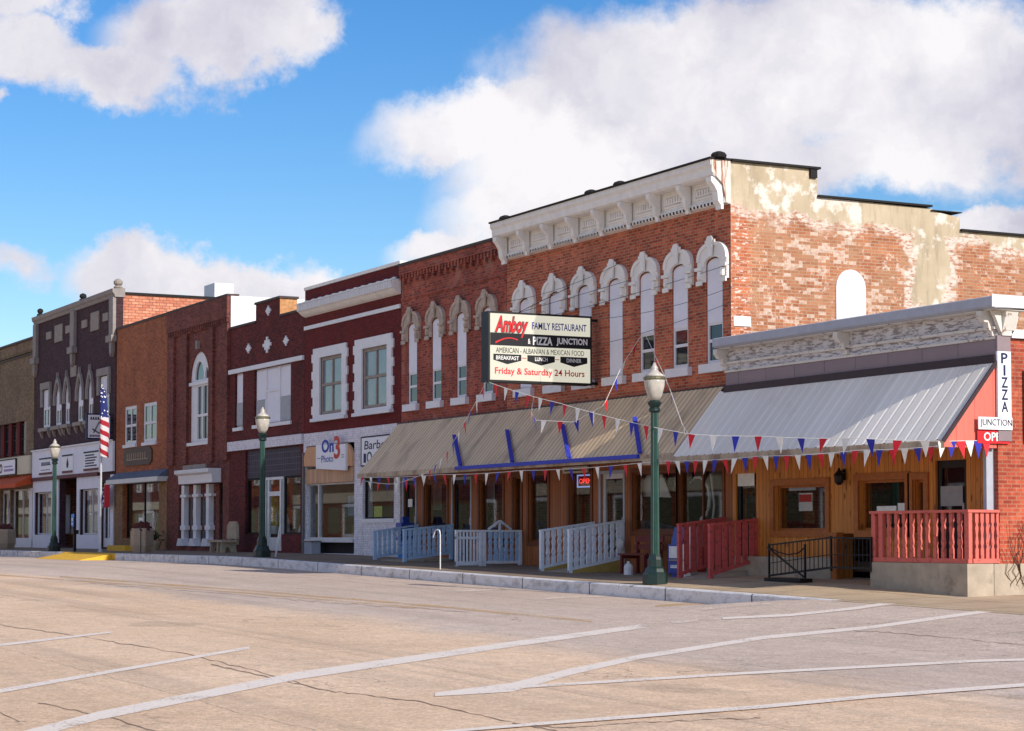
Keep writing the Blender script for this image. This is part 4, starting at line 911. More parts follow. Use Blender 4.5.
def narrow_window(b, c, hw, board_z, hm, x_hood):
    w = MB().prism(arch(c - hw, c + hw, 4.42, SPR, CRW - .05), 'y', .03, .1, [rect(c - hw + .07, c + hw - .07, 4.5, 4.9), rect(c - hw + .07, c + hw - .07, 4.97, 5.28), rect(c - hw + .05, c + hw - .05, 5.36, 6.4)] if board_z else [rect(c - hw + .05, c + hw - .05, 4.5, 6.4)]).build('window', M['white'], b)
    if board_z: MB().box(c - hw + .04, c + hw - .04, .06, .068, 4.48, 5.3).build('pane', SASHGLASS, w)
    MB().prism(arch(c - hw + .035, c + hw - .035, 5.33 if board_z else 4.47, SPR, CRW - .08), 'y', .012, .028).build('board', M['board'], w)
    sill(w, c - hw - .16, c + hw + .16, 4.22, 4.418, -.12, .1, M['white']); hood(b, x_hood, hw - .005, .6, 6.72, 7.12, CRW - .03, 6.26, hm)
for c in C4: narrow_window(b, c, .31, 5.3, M['hoodstone'], c)

# ------------------------------------------------------------------ the corner building
b = thing('corner_building', 'large red brick corner building with seven white hooded windows and bracketed white cornice', 'building', (-5, 0, 0))
x0, x1 = -10.64, .13
C7 = [-9.58, -7.93, -6.41, -4.9, -3.44, -1.97, -.53]
front_wall(b, rect(x0, x1, 3.3, 8.7), [arch(c - .335, c + .335, 4.42, SPR, CRW) for c in C7], BRK['corner'])
for i, c in enumerate(C7): narrow_window(b, c, .335, i not in (0, 3), M['iron_white'], c)
# stepped party wall
p = [(.302, -1.5), (18, -1.5), (18, 7.7), (6.35, 7.7), (6.35, 8.02), (5.55, 8.12), (5.55, 8.17), (2.31, 8.2), (2.31, 8.82), (.302, 8.82)]
h1 = arch(2.8, 3.62, 4.5, 6.2, 6.62); h2 = arch(6.25, 7.15, 4.5, 5.85, 5.98)
MB().prism(p, 'x', x1 - .32, x1 + .0).build('side_wall', BRK['side'], b)
MB().prism([(.002, 3.3), (.3, 3.3), (.3, 8.82), (.002, 8.82)], 'x', x1 - .001, x1 + .004).build('corner_brick', BRK['side'], b)
for h, nm in ((h1, 0), (h2, 1)):
    MB().prism(h, 'x', x1 + .002, x1 + .025).build('boarded_window', M['white'], b)
MB().box(x1 - .003, x1 + .03, .05, .5, 5.2, 5.42).build('patch', M['white'], b)
MB().box(x0, x0 + .25, .302, 18, -1.5, 8.6).box(x0 + .252, x1 - .33, 17.7, 18, -1.5, 7.6).build('side_wall', BRK['two'], b)
MB().box(x0 + .252, x1 - .33, .31, 17.6, 7.2, 7.4).build('roof', M['roof'], b); MB().box(x0 + .26, x1 - .33, .31, 17.6, 3.3, 3.5).box(x0 + .26, x1 - .33, .31, 17.6, -.1, .08).build('floor', M['floor'], b); MB().box(x0 + .26, x1 - .33, 5.2, 5.3, .09, 7.19).build('partition', M['interior'], b)
m = MB().box(x1 - .36, x1 + .09, .0, 2.36, 8.822, 8.87).box(x1 - .36, x1 + .08, 2.312, 5.5, 8.202, 8.245).box(x1 - .36, x1 + .06, 5.5, 6.38, 8.122, 8.14).box(x1 - .36, x1 + .08, 6.352, 18, 7.702, 7.75)
m.box(x1 - .3, x1 + .06, 2.1, 2.28, 8.62, 8.82); m.build('coping', M['black'], b)
# cornice
Y1 = -.52
MB().prism([(-.002, 8.83), (Y1, 8.83), (Y1, 8.72), (Y1 + .05, 8.66), (Y1 + .06, 8.5), (Y1 + .12, 8.46), (-.12, 8.46), (-.12, 8.06), (-.16, 8.02), (-.16, 7.9), (-.002, 7.88)], 'x', x0 + .03, x1 + .01).build('cornice', M['iron_white'], b)
MB().box(x0 + .02, x1 + .05, Y1 - .04, .33, 8.832, 8.875).build('cornice_cap', M['black'], b)
m = MB()
big_ = [x0 + .22, -8.0 + .95, -5.6 + .0, -3.0, x1 - .12]
xs_b = [x0 + .22 + i * (x1 - .14 - x0 - .22) / 8 for i in range(9)]
for i, xx in enumerate(xs_b): bracket(m, xx, .22 if i in (0, 8) else .13, 0, 8.46, 7.76 if i in (0, 8) else 7.84, .32, -.162)
m.build_each('bracket', M['iron_white'], b)
m = MB()
for i in range(8):
    a = xs_b[i] + .2; c = xs_b[i + 1] - .2; n_ = 5
    MB().prism(rect(a, c, 8.1, 8.38), 'y', -.15, -.121, [rect(a + .05, c - .05, 8.14, 8.34)]).build('frieze_panel', M['iron_white'], b)
    m.prism(comb(a + .08, c - .08, 8.17, 8.2, 8.31, .11, .55), 'y', -.17, -.121)
m.prism(comb(x0 + .1, x1 - .1, 7.97, 7.99, 7.915, .146, .5), 'y', -.19, -.161)
m.build_each('frieze_moulding', M['iron_white'], b); m = MB()
m = MB()
for px in (498, 584, 613, 712):
    xx = min(max(X(px, Y1), x0 + .3), x1); m.lathe(xx, Y1 + .22, [(.17, 8.876), (.18, 8.93), (.14, 8.98), (.06, 9.01)], 10)
m.build_each('cornice_knob', M['black'], b)
MB().prism([(-.004, 8.82), (-.004, 7.9), (-.14, 7.9), (-.2, 8.3), (-.4, 8.48), (-.5, 8.56), (-.5, 8.82)][::-1], 'x', x1 + .012, x1 + .024).build('cornice_end', streaked_tin(), b)
# gutter line over the awning
MB().box(-17.4, .3, -.16, -.002, 3.72, 3.9).build('awning_flashing', M['gutter'], b)

# ---- ground floor of the two buildings: stained wood shopfront
def wood_front(b, x0, x1, holes, mat, y0, y1, z1, zb): return MB().prism(rect(x0, x1, zb, z1), 'y', y0, y1, holes).build('shopfront', mat, b)
def px_rect(l, r, z0, z1, Y=0.): return (X(l, Y), X(r, Y), z0, z1)
fr_w = [px_rect(423.7, 446, .6, 2.1), px_rect(478.5, 502, .6, 2.12), px_rect(512.5, 520, .55, 2.15), px_rect(528, 547, .45, 2.2), px_rect(568.6, 590, .75, 2.2), px_rect(632, 676, .72, 2.1), px_rect(678, 722, .72, 2.1)]
fr_d = [px_rect(400.7, 415, -.05, 2.2), px_rect(452, 470, -.1, 2.15), px_rect(600, 623, -.15, 2.1)]
two_b = [o for o in bpy.data.objects if o.get('label', '').startswith('weathered red brick')][0]
xs_split = -10.65
for bb, xa, xb in ((two_b, -17.4, xs_split - .01), (b, xs_split + .01, .28)):
    fr_w = [(max(r_[0], -17.3), *r_[1:]) for r_ in fr_w]; fr_d = [(max(r_[0], -17.3), *r_[1:]) for r_ in fr_d]
    sel = [r_ for r_ in fr_w + fr_d if xa < (r_[0] + r_[1]) / 2 < xb]
    wood_front(bb, xa, xb, [rect(*r_) for r_ in sel], M['wood_dark'], .03, .28, 3.72, -1.)
    for r_ in sel:
        a, c, z0, z1 = r_
        if r_ in fr_d:
            d = MB().prism(rect(a, c, z0, z1), 'y', .08, .14, [rect(a + .13, c - .13, z0 + .25, z1 - .12)]).build('door', M['blackpaint'] if a < -12 else M['aluminium'], bb)
            MB().box(a + .1, c - .1, .1, .11, z0 + .2, z1 - .1).build('pane', GLASS, d); MB().box(c - .12, c - .06, .03, .08, z0 + 1., z0 + 1.2).build('handle', M['steel'], d)
            MB().prism(rect(a - .07, c + .07, z0, z1 + .08), 'y', .0, .028, [rect(a, c, z0 - .01 + .012, z1)]).build('door_frame', M['greytrim'], bb)
        else:
            w = window(bb, a, c, z0, z1, .08, .05, fmat=M['wood_trimdark'], mull=1 if c - a > 1.6 else 0)
            MB().prism(rect(a - .1, c + .1, z0 - .1, z1 + .1), 'y', -.0, .028, [rect(a, c, z0, z1)]).build('casing', M['wood_trimdark'], w)
    mm = MB()
    for k in range(int((xb - xa) / 1.9)): pass
# things seen in those windows
def hang(name, px0, px1, py0, py1, y, mat, label, cat, group=None):
    o = MB().box(X(px0, y), X(px1, y), y, y + .02, Z((px0 + px1) / 2, py1, y), Z((px0 + px1) / 2, py0, y)).build(name, mat, None, (X((px0 + px1) / 2, y), y, Z(px0, py1, y))); return tag(o, label, cat, group)
hang('curtain', 486, 494, 480, 503, .5, M['curtain'], 'pale drape in the second window from the left under the tan awning', 'curtain')
hang('curtain', 433, 441, 480, 510, .6, M['cream'], 'cream drape in the first window left of the dark door under the tan awning', 'curtain')
hang('poster', 408, 412, 499, 507, .04, M['paper'], 'small white notice on the dark door beside the white brick wall', 'notice')
s = thing('open_sign', 'red neon OPEN sign glowing in the dark window behind the blue ramp rails', 'sign', (X(584), .25, Z(584, 487)))
ox0, ox1, oz0, oz1 = X(577.5, .2), X(593, .2), Z(584, 487.5, .2), Z(584, 474.5, .2)
MB().box(ox0, ox1, .21, .25, oz0, oz1).build('backing', plain('dark_red_acrylic', (150, 30, 34), .3), s)
MB().prism(rect(ox0, ox1, oz0, oz1), 'y', .185, .2, [rect(ox0 + .035, ox1 - .035, oz0 + .035, oz1 - .035)]).build('tube_border', emit('blue_white_neon', (150, 170, 235), .8), s)
MB().text('OPEN', ((ox0 + .08, .205, oz0 + .1), *FRONT), ox1 - ox0 - .16, oz1 - oz0 - .2, .015).build('lettering', emit('red_neon', (255, 70, 60), 1.6), s)
s = thing('shop_sign', 'narrow cream board with dark lettering over the neon sign window', 'sign', (X(576), -.03, Z(576, 473)))
a_, c_, z0_, z1_ = X(563.7, -.05), X(588, -.05), Z(576, 473, -.05), Z(576, 466.5, -.05)
MB().box(a_, c_, -.08, -.03, z0_, z1_).build('panel', M['cream'], s); MB().prism(comb(a_ + .1, c_ - .1, z0_ + .05, z0_ + .08, z1_ - .08, .12, .5), 'y', -.086, -.081).build('lettering', M['ink'], s)
for (px, z0, kind) in ((651, .9, 0), (698, .9, 1), (712, .75, 2)):  # white shapes added in place of reflections in the glass
    m = MB(); a = X(px, .4)
    if kind == 0: m.prism([(a - .6, 1.55), (a + .9, 1.5), (a + .5, 2.05), (a - .2, 2.05)], 'y', .4, .42)
    if kind == 1: m.tube([(a + .5 * math.cos(t), .4, 1.45 + .5 * math.sin(t)) for t in [(-.4 + k * .14) * math.pi for k in range(9)]], .06, 6, .02)
    if kind == 2: m.tube([(a, .4, .8), (a + .1, .4, 1.3), (a - .03, .4, 2.0)], .03)
    o = m.build('window_reflection_shape', M['paper'], None, (a, .4, z0)); tag(o, ('white tent shaped reflection cut-out in the wide window behind the nearest street lamp', 'white crescent reflection cut-out in the wide window above the red ramp rail', 'thin pale stem reflection cut-out at the right side of the wide window by the red ramp')[kind], 'reflection shape')

# ------------------------------------------------------------------ one storey restaurant on the corner
b = thing('restaurant_building', 'one storey pine fronted restaurant with ribbed grey awning and peeling white cornice', 'building', (4.6, 0, -.4))
x0, x1 = .32, 9.17; YW = -.1
rw = [px_rect(775, 826.5, .72, 1.66, YW), px_rect(859.5, 906.5, .72, 1.7, YW), px_rect(914, 925, .68, 1.68, YW)]
rd = [px_rect(732, 756.5, -.1, 1.95, YW), px_rect(936, 967, .12, 2.02, YW)]
rd[0] = (max(rd[0][0], x0 + .1), *rd[0][1:])
gar = (X(840.5, YW), X(872, YW), -.5, Z(855, 533.5, YW))
MB().prism(rect(x0, x1 - .36, -1., 3.7), 'y', YW, .2, [rect(*r_) for r_ in rw + rd] + [rect(gar[0], gar[1], -.98, gar[3])]).build('front_wall', M['wood_bright'], b)
for a, c, z0, z1 in rw:
    w = window(b, a, c, z0, z1, 0., .05, fmat=M['wood_trim'])
    MB().prism(rect(a - .14, c + .14, z0 - .13, z1 + .13), 'y', YW - .04, YW - .002, [rect(a, c, z0, z1)]).build('casing', M['wood_trim'], w)
for a, c, z0, z1 in rd:
    d = MB().prism(rect(a, c, z0, z1), 'y', -.05, .02, [rect(a + .12, c - .12, z0 + .95 if a < 2 else z0 + .9, z1 - .14)]).build('door', M['blackpaint'], b)
    MB().box(a + .1, c - .1, -.02, -.01, z0 + .85, z1 - .1).build('pane', GLASS, d); MB().box(c - .13, c - .07, -.1, -.05, z0 + .9, z0 + 1.1).build('handle', M['steel'], d)
    MB().box(a - .05, c + .05, .02, .06, z0, z0 + .95).build('kick_plate', M['blackpaint'], d)
MB().box(gar[0] + .02, gar[1] - .02, .6, .65, -.9, gar[3]).build('cellar_door', M['grey'], b); MB().box(gar[0] + .02, gar[1] - .02, .55, .6, -.18, -.12).box(gar[0] + .02, gar[1] - .02, .5, .6, -.9, -.2).build('cellar_step', M['dark'], b)
MB().box(X(832, -.2), X(839.5, -.2), -.28, YW - .002, -.6, gar[3] + .02).build('corner_post', M['wood_trim'], b)
MB().box(X(735, -.25), X(832, -.25), -.3, YW - .002, -1., Z(800, 557, -.25)).build('plinth', M['concrete'], b)
# shell
MB().prism([(-.262, -1.5), (14, -1.5), (14, 3.4), (8, 3.4), (8, 3.9), (.012, 4.16), (.012, 3.705), (-.262, 3.705)], 'x', x1 - .35, x1).build('side_wall', BRK['rest'], b)
MB().box(x1 - .36, x1 + .08, .02, 3.0, 4.165, 4.32).build('side_coping', M['white'], b)
MB().box(x1 - .2, x1 - .11, -.44, -.1, .14, 2.3).build('corner_post', M['greytrim'], b)
MB().box(x0, x1 - .36, .3, 14, 3.55, 3.72).build('roof', M['roof'], b); MB().box(x0 + .01, x1 - .36, .21, 14, -.1, .1).build('floor', M['floor'], b); MB().box(x0 + .01, x1 - .37, 4, 4.1, .11, 3.5).build('partition', M['interior'], b); MB().box(x0, x1 - .36, 13.7, 14, -1.5, 3.54).build('back_wall', BRK['rest'], b)
# cornice and frieze
MB().box(x0, x1 - .002, -.27, .01, 3.72, 4.14).build('fascia', M['mauve'], b)
m = MB()
for i in range(9): xx = x0 + .5 + i * 1.04; m.box(xx - .008, xx + .008, -.273, -.2705, 3.9, 4.13)
m.build_each('fascia_joint', M['grey'], b)
MB().box(x0, x1 - .004, -.33, -.272, 3.71, 3.86).build('gutter', M['gutter'], b)
MB().box(x0, x1 - .002, -.26, .01, 4.142, 4.64).build('frieze', M['peel'], b)
MB().box(x0, x1 - .001, -.32, .008, 4.32, 4.37).box(x0, x1 - .001, -.3, -.261, 4.142, 4.19).build('frieze_moulding', M['peelcream'], b)
MB().prism([(.3, 4.68), (-.52, 4.66), (-.6, 4.7), (-.6, 4.86), (-.56, 4.88), (.3, 4.9)], 'x', x0 - .02, 9.44).build('cornice', M['greytrim'], b)
MB().box(9.441, 9.455, -.6, .3, 4.68, 4.9).build('cornice_end', M['white'], b)
MB().box(x0, 9.4, -.5, .28, 4.641, 4.658).build('soffit', M['peelcream'], b)
m = MB()
for px in (722, 843, 988): bracket(m, min(X(px, -.4), x1 - .02), .14, 0, 4.638, 4.2, .3, -.262)
m.prism([(-.02, 4.64), (.2, 4.64), (.12, 4.35), (.0, 4.2), (-.2, 4.2), (-.34, 4.5), (-.42, 4.64)], 'x', x1 - .004, x1 + .08); m.prism([(x1 + .002, 4.2), (x1 + .09, 4.3), (x1 + .2, 4.64), (x1 + .002, 4.64)], 'y', -.2, .08)
m.build_each('bracket', M['peelcream'], b)

def rib_sheet(x0, x1, y0, z0, y1, z1, pitch, h, width):
    """ribbed metal sheet falling from (y0,z0) at the wall to (y1,z1) at the eave"""
    m = MB(); prof = []; n = int((x1 - x0) / pitch)
    for i in range(n + 1):
        xa = x0 + i * pitch
        for dx, dh in ((0, 0), (width * .3, h), (width * .7, h), (width, 0)):
            if xa + dx <= x1: prof.append((xa + dx, dh))
    prof.append((x1, 0)); nrm = Vector((0, z0 - z1, y0 - y1)); nrm.normalize()
    if nrm.z < 0: nrm = -nrm
    k = 5
    for x, dh in prof:
        for j in range(k):
            t = j / (k - 1); m.v.append((x, y0 + (y1 - y0) * t + nrm.y * dh, z0 + (z1 - z0) * t + nrm.z * dh))
    for i in range(len(prof) - 1):
        for j in range(k - 1): m.f.append((i * k + j, (i + 1) * k + j, (i + 1) * k + j + 1, i * k + j + 1))
    return m
def rib_fascia(x0, x1, y, z0, z1, pitch):
    m = MB(); n = int((x1 - x0) / pitch * 2); xs = [x0 + (x1 - x0) * i / n for i in range(n + 1)]
    for i, x in enumerate(xs): yy = y - (.018 if i % 2 else 0); m.v += [(x, yy, z0), (x, yy, z1)]
    for i in range(n): m.f.append((2 * i, 2 * i + 2, 2 * i + 3, 2 * i + 1))
    return m
EY, EZ = -1.5, 2.3
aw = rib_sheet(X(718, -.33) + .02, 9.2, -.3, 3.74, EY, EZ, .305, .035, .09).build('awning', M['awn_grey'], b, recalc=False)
PL = X(640, EY)
# the sheet's left edge runs out over the neighbour's: a triangle of the same metal closes it
rib_fascia(PL + .1, 9.2, EY - .005, EZ - .14, EZ + .005, .12).build('fascia', M['awn_edge'], aw, recalc=False)
g = [(-.29, 3.68), (EY + .03, EZ - .02), (EY + .03, EZ - .12), (-.29, EZ - .12)]
MB().prism(g, 'x', 9.12, 9.165).build('gable_end', M['pinkboards'], aw)
MB().bar((9.19, -.29, 3.73), (9.19, EY - .01, EZ - .02), .03, .07).build('gable_trim', M['gutter'], aw)
MB().box(PL + .2, 9.11, EY + .06, EY + .12, EZ - .13, EZ - .03).build('eave_beam', M['wood_trimdark'], aw)

# tan awning in front of the two brick buildings
ty, tz0, tz1 = -1.45, 3.86, 2.38
t = thing('awning', 'long tan corrugated metal awning with blue lumber frame across two brick buildings', 'awning', (-9, -.7, 2.3))
xa, xb = X(357, ty) + .02, X(718, -.33) + .01
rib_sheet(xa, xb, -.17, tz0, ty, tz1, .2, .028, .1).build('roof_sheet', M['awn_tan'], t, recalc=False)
rib_fascia(xa, xb, ty - .005, tz1 - .12, tz1 + .005, .1).build('fascia', M['awn_edge'], t, recalc=False)
MB().prism([(-.17, tz0 - .03), (ty + .03, tz1 - .03), (ty + .03, tz1 - .1), (-.17, tz1 - .1)], 'x', xa + .03, xa + .06).build('gable_end', M['awn_tan'], t)
MB().box(xa + .1, xb - .1, ty + .06, ty + .12, tz1 - .13, tz1 - .03).build('eave_beam', M['wood_trimdark'], t)
bx0, bx1 = X(458, ty), X(641, ty)
MB().box(bx0, bx1, ty - .1, ty - .03, tz1 - .06, tz1 + .03).build('blue_beam', M['bluepaint'], t)
sl_ = (tz0 - tz1) / (-.17 - ty)
for pxb, pxt, pyt in ((462, 455, 437), (514, 508, 432), (571, 563.5, 429), (642, 636, 421)):
    ya = -.72; za = tz1 + (ya - ty) * sl_ + .09
    xb_, xt_ = X(pxb, ty), X(pxt - 1, ya)
    MB().bar((xt_, ya, za), (xb_, ty - .05, tz1 + .06), .1, .05).build('blue_rafter', M['bluepaint'], t)

# porch at the corner
YP = -1.0
px0, px1 = X(870, YP), 9.19
pz = .12
t = thing('porch', 'concrete corner porch with a coral pink baluster railing by the black door', 'porch', ((px0 + px1) / 2, -.5, -.5))
MB().box(px0, px1, YP, YW - .31, -1.1, pz).build('base', M['concrete'], t); MB().box(px0 + .3, px1, YW - .308, YW - .003, -1.1, pz - .004).build('landing', M['concrete'], t)
rt = 1.08
def fluted(m, x, y, z0, z1, w=.075):    # flat sawn baluster, waisted
    h = z1 - z0; p = [(-.5, 0), (.5, 0), (.5, .2), (.28, .26), (.5, .34), (.3, .5), (.5, .66), (.28, .74), (.5, .8), (.5, 1), (-.5, 1), (-.5, .8), (-.28, .74), (-.5, .66), (-.3, .5), (-.5, .34), (-.28, .26), (-.5, .2)]
    return p
def baluster_x(x, y, z0, z1, w=.09, d=.05): return MB().prism([(x + u * w, z0 + v * (z1 - z0)) for u, v in fluted(None, 0, 0, 0, 1)], 'y', y - d / 2, y + d / 2)
def baluster_y(x, y, z0, z1, w=.09, d=.05): return MB().prism([(y + u * w, z0 + v * (z1 - z0)) for u, v in fluted(None, 0, 0, 0, 1)], 'x', x - d / 2, x + d / 2)
ry = YP + .07
rl = MB().box(px0 - .04, px1 + .02, ry - .06, ry + .06, rt - .05, rt).box(px0, px1 - .0, ry - .045, ry + .045, pz + .01, pz + .09); rl.box(px1 - .1, px1 + .02, ry + .061, -.275, rt - .05, rt - .001).box(px1 - .09, px1 + .01, ry + .061, -.275, pz + .01, pz + .09)
rl = rl.build('railing', M['pinkpaint'], t)
for xx in (px0 + .06, px0 + .28, px1 - .05): MB().box(xx - .06, xx + .06, ry - .04, ry + .04, pz + .09, rt - .05).build('post', M['pinkpaint'], rl)
k = 10
for i in range(k): baluster_x(px0 + .5 + i * (px1 - px0 - .78) / (k - 1), ry, pz + .09, rt - .05).build('baluster', M['pinkpaint'], rl)
for i in range(5): baluster_y(px1 - .045, ry + .17 + i * .12, pz + .09, rt - .05, .075).build('baluster', M['pinkpaint'], rl)

# ramps with railings, running out from the doors
def rail_y(px_wall, y_out, mat, name, label, group, n=8, zt_wall=.95, zb_wall=.1, zt_out=.76, rise=0., w=.075, side=None, waist=True, xoff=0., cat='railing'):
    x = X(px_wall) + xoff; go = zpav(x, y_out); gi = go + rise
    zt0, zt1 = zt_out, zt_wall         # top heights (world) at street end, at wall
    o = thing(name, label, cat, (x, y_out / 2, go), group)
    zb0, zb1 = go + .07, gi + .12
    MB().bar((x, y_out - .06, zt0), (x, -.06, zt1), .09, .05).build('top_rail', mat, o); MB().bar((x, y_out, zb0 + .02), (x, -.06, zb1 + .02), .05, .07).build('bottom_rail', mat, o)
    MB().box(x - .045, x + .045, y_out - .05, y_out + .04, go + .0, zt0 - .02).build('post', mat, o); MB().box(x - .045, x + .045, -.16, -.07, gi - .05, zt1 - .03).build('post', mat, o)
    for i in range(n):
        f = (i + 1) / (n + 1); y = y_out * (1 - f) - .06 * f; za = zb0 + (zb1 - zb0) * f + .05; zb_ = zt0 + (zt1 - zt0) * f - .02
        (baluster_y(x, y, za, zb_, w) if waist else MB().box(x - .02, x + .02, y - w / 2, y + w / 2, za, zb_)).build('baluster', mat, o)
    if side: MB().prism([(y_out - .05, go - .02), (-.05, go - .02), (-.05, gi + .1), (y_out - .05, go + .05)], 'x', x - .03, x + .03).build('skirt', side, o)
    return o
G = 'ramp railings under the awnings'
rail_y(761, -1.26, M['redramp'], 'ramp_railing', 'faded red ramp railing at the right side of the black door ramp', G, 6, .97, 0, .84, .26, .12, waist=False)
rail_y(728, -1.23, M['redramp'], 'ramp_railing', 'faded red ramp railing just right of the newspaper boxes', G, 6, 1.0, 0, .85, .24, .12, waist=False)
rail_y(626, -1.51, M['lightblue'], 'ramp_railing', 'pale blue ramp railing with mustard skirt, nearest the dark red bench', G, 8, .97, 0, .75, .22, .1, M['rampside'])
rail_y(596, -1.49, M['lightblue'], 'ramp_railing', 'pale blue ramp railing with mustard skirt, farther one of its pair', G, 8, .93, 0, .73, .22, .1, M['rampside'])
rail_y(455, -1.52, M['palblue'], 'ramp_railing', 'blue ramp railing behind the bent white pipe', G, 9, .91, 0, .77, .12, .1)
rail_y(420, -1.4, M['palblue'], 'ramp_railing', 'blue ramp railing beside the blue drop box and white brick wall', G, 8, .92, 0, .72, .12, .1)
# ramps themselves
for xa_, xb_, yo, rise, lab in ((X(728), X(761), -1.2, .22, 'grey sloped ramp between the two red railings'), (X(596), X(626), -1.45, .2, 'sloped ramp between the pale blue railings with mustard skirts'), (X(420), X(455), -1.45, .1, 'low sloped ramp between the two blue railings near the white brick wall')):
    gx = zpav((xa_ + xb_) / 2, yo); MB_ = MB().prism([(yo, gx + .01), (-.02, gx + rise), (-.02, gx - .3), (yo, gx - .3)], 'x', xa_ + .06, xb_ - .06)
    tag(MB_.build('ramp', M['concrete'], None, ((xa_ + xb_) / 2, yo / 2, gx)), lab, 'ramp')
# level fence with a lattice gate panel
x_f = X(523); gf = zpav(x_f, -1.)
t = thing('patio_fence', 'light blue patio fence with a white lattice gate panel in front of the brown shopfront', 'fence', (x_f, -1, gf))
yo = -1.95; ztf = .76
MB().box(x_f - .04, x_f + .04, yo, -.05, ztf - .05, ztf).box(x_f - .03, x_f + .03, yo + .8, -.05, gf + .06, gf + .13).build('rail', M['lightblue'], t)
for y in (yo + .82, -.09): MB().box(x_f - .045, x_f + .045, y - .04, y + .04, gf, ztf - .05).build('post', M['lightblue'], t)
for i in range(6): baluster_y(x_f, yo + 1.0 + i * .155, gf + .13, ztf - .05, .1).build('baluster', M['palblue'], t)
gt = MB().box(x_f - .03, x_f + .03, yo, yo + .76, gf + .02, gf + .12).box(x_f - .03, x_f + .03, yo, yo + .76, ztf - .24, ztf - .17).box(x_f - .035, x_f + .035, yo, yo + .07, gf + .0, ztf - .052).box(x_f - .035, x_f + .035, yo + .69, yo + .76, gf + .0, ztf - .052)
for i in range(6): gt.box(x_f - .015, x_f + .015, yo + .12 + i * .098, yo + .165 + i * .098, gf + .12, ztf - .052)
gt.build('gate_panel', M['lightblue'], t)
tri = MB(); yy = -.75; tri.bar((x_f - .5, yy, .78), (x_f - .5, yy + .33, 1.0), .06, .05); tri.bar((x_f - .5, yy + .33, 1.0), (x_f - .5, yy + .66, .78), .06, .05); tri.bar((x_f - .5, yy + .33, 1.0), (x_f - .5, yy + .33, .3), .05, .05)
tri.box(x_f - .56, x_f - .44, yy + .2, yy + .46, gf + .05, .3)
tag(tri.build('birdhouse_frame', M['lightblue'], None, (x_f - .5, yy + .33, gf)), 'small white gable shaped frame standing behind the light blue patio fence', 'frame')
o = MB().box(X(478, -.3), X(500, -.3), -.42, -.03, .42, .52).build('planter_shelf', M['maroon'], None, (X(489, -.3), -.2, .42)); tag(o, 'dark red planter shelf under the window behind the blue fence', 'planter')

# black iron railing round the cellar way
t = thing('iron_railing', 'black wrought iron railing with a folded gate beside the cellar opening', 'railing', (X(800, -1), -1, -.5))
yi = -1.
def zt(px, py): return Z(px, py, yi)
A = (X(769, yi), zt(769, 545), zt(769, 578)); Bp = (X(831, yi), zt(831, 537.5), zt(831, 570)); Cc = (X(871, yi), zt(871, 538.5), zt(871, 571))
m = MB()
for p_, q_ in ((A, Bp), (Bp, Cc)):
    m.bar((p_[0], yi, p_[1]), (q_[0], yi, q_[1]), .03, .03); m.bar((p_[0], yi, p_[2] + .05), (q_[0], yi, q_[2] + .05), .03, .04); m.bar((p_[0], yi, p_[2] + .3), (q_[0], yi, q_[2] + .3), .015, .015)
m.build('rail', M['iron'], t)
for p_ in (A, Bp, Cc): MB().box(p_[0] - .017, p_[0] + .017, yi - .017, yi + .017, p_[2] - .02, p_[1] + .03).build('post', M['iron'], t)
for p_, q_, n_ in ((A, Bp, 15), (Bp, Cc, 10)):
    for i in range(1, n_):
        f = i / n_; MB().tube([(p_[0] + (q_[0] - p_[0]) * f, yi, p_[2] + .05 + (q_[2] - p_[2]) * f), (p_[0] + (q_[0] - p_[0]) * f, yi, p_[1] + (q_[1] - p_[1]) * f)], .009, 5).build('baluster', M['iron'], t)
g_ = MB(); gx_ = A[0] + .25
g_.bar((A[0], yi - .03, A[1] - .05), (X(804, yi - .2), yi - .2, zt(804, 577)), .025, .03); g_.tube([(A[0], yi - .03, A[1] - .03), (X(778, -1.05), -1.05, zt(778, 552)), (X(788, -1.1), -1.1, zt(788, 554.5)), (X(798, -1.1), -1.1, zt(798, 553)), (X(805, -1.05), -1.05, zt(805, 547))], .014)
g_.box(X(805, -1.1) - .018, X(805, -1.1) + .018, -1.12, -1.085, zt(805, 578), zt(805, 544)); g_.build('gate', M['iron'], t)
xg = X(785, -1.15); MB().box(X(770, -1.15), X(806, -1.15), -1.3, -1.0, zpav(xg, -1.15) + .002, zpav(xg, -1.15) + .07).build('foot_plate', M['iron'], t)

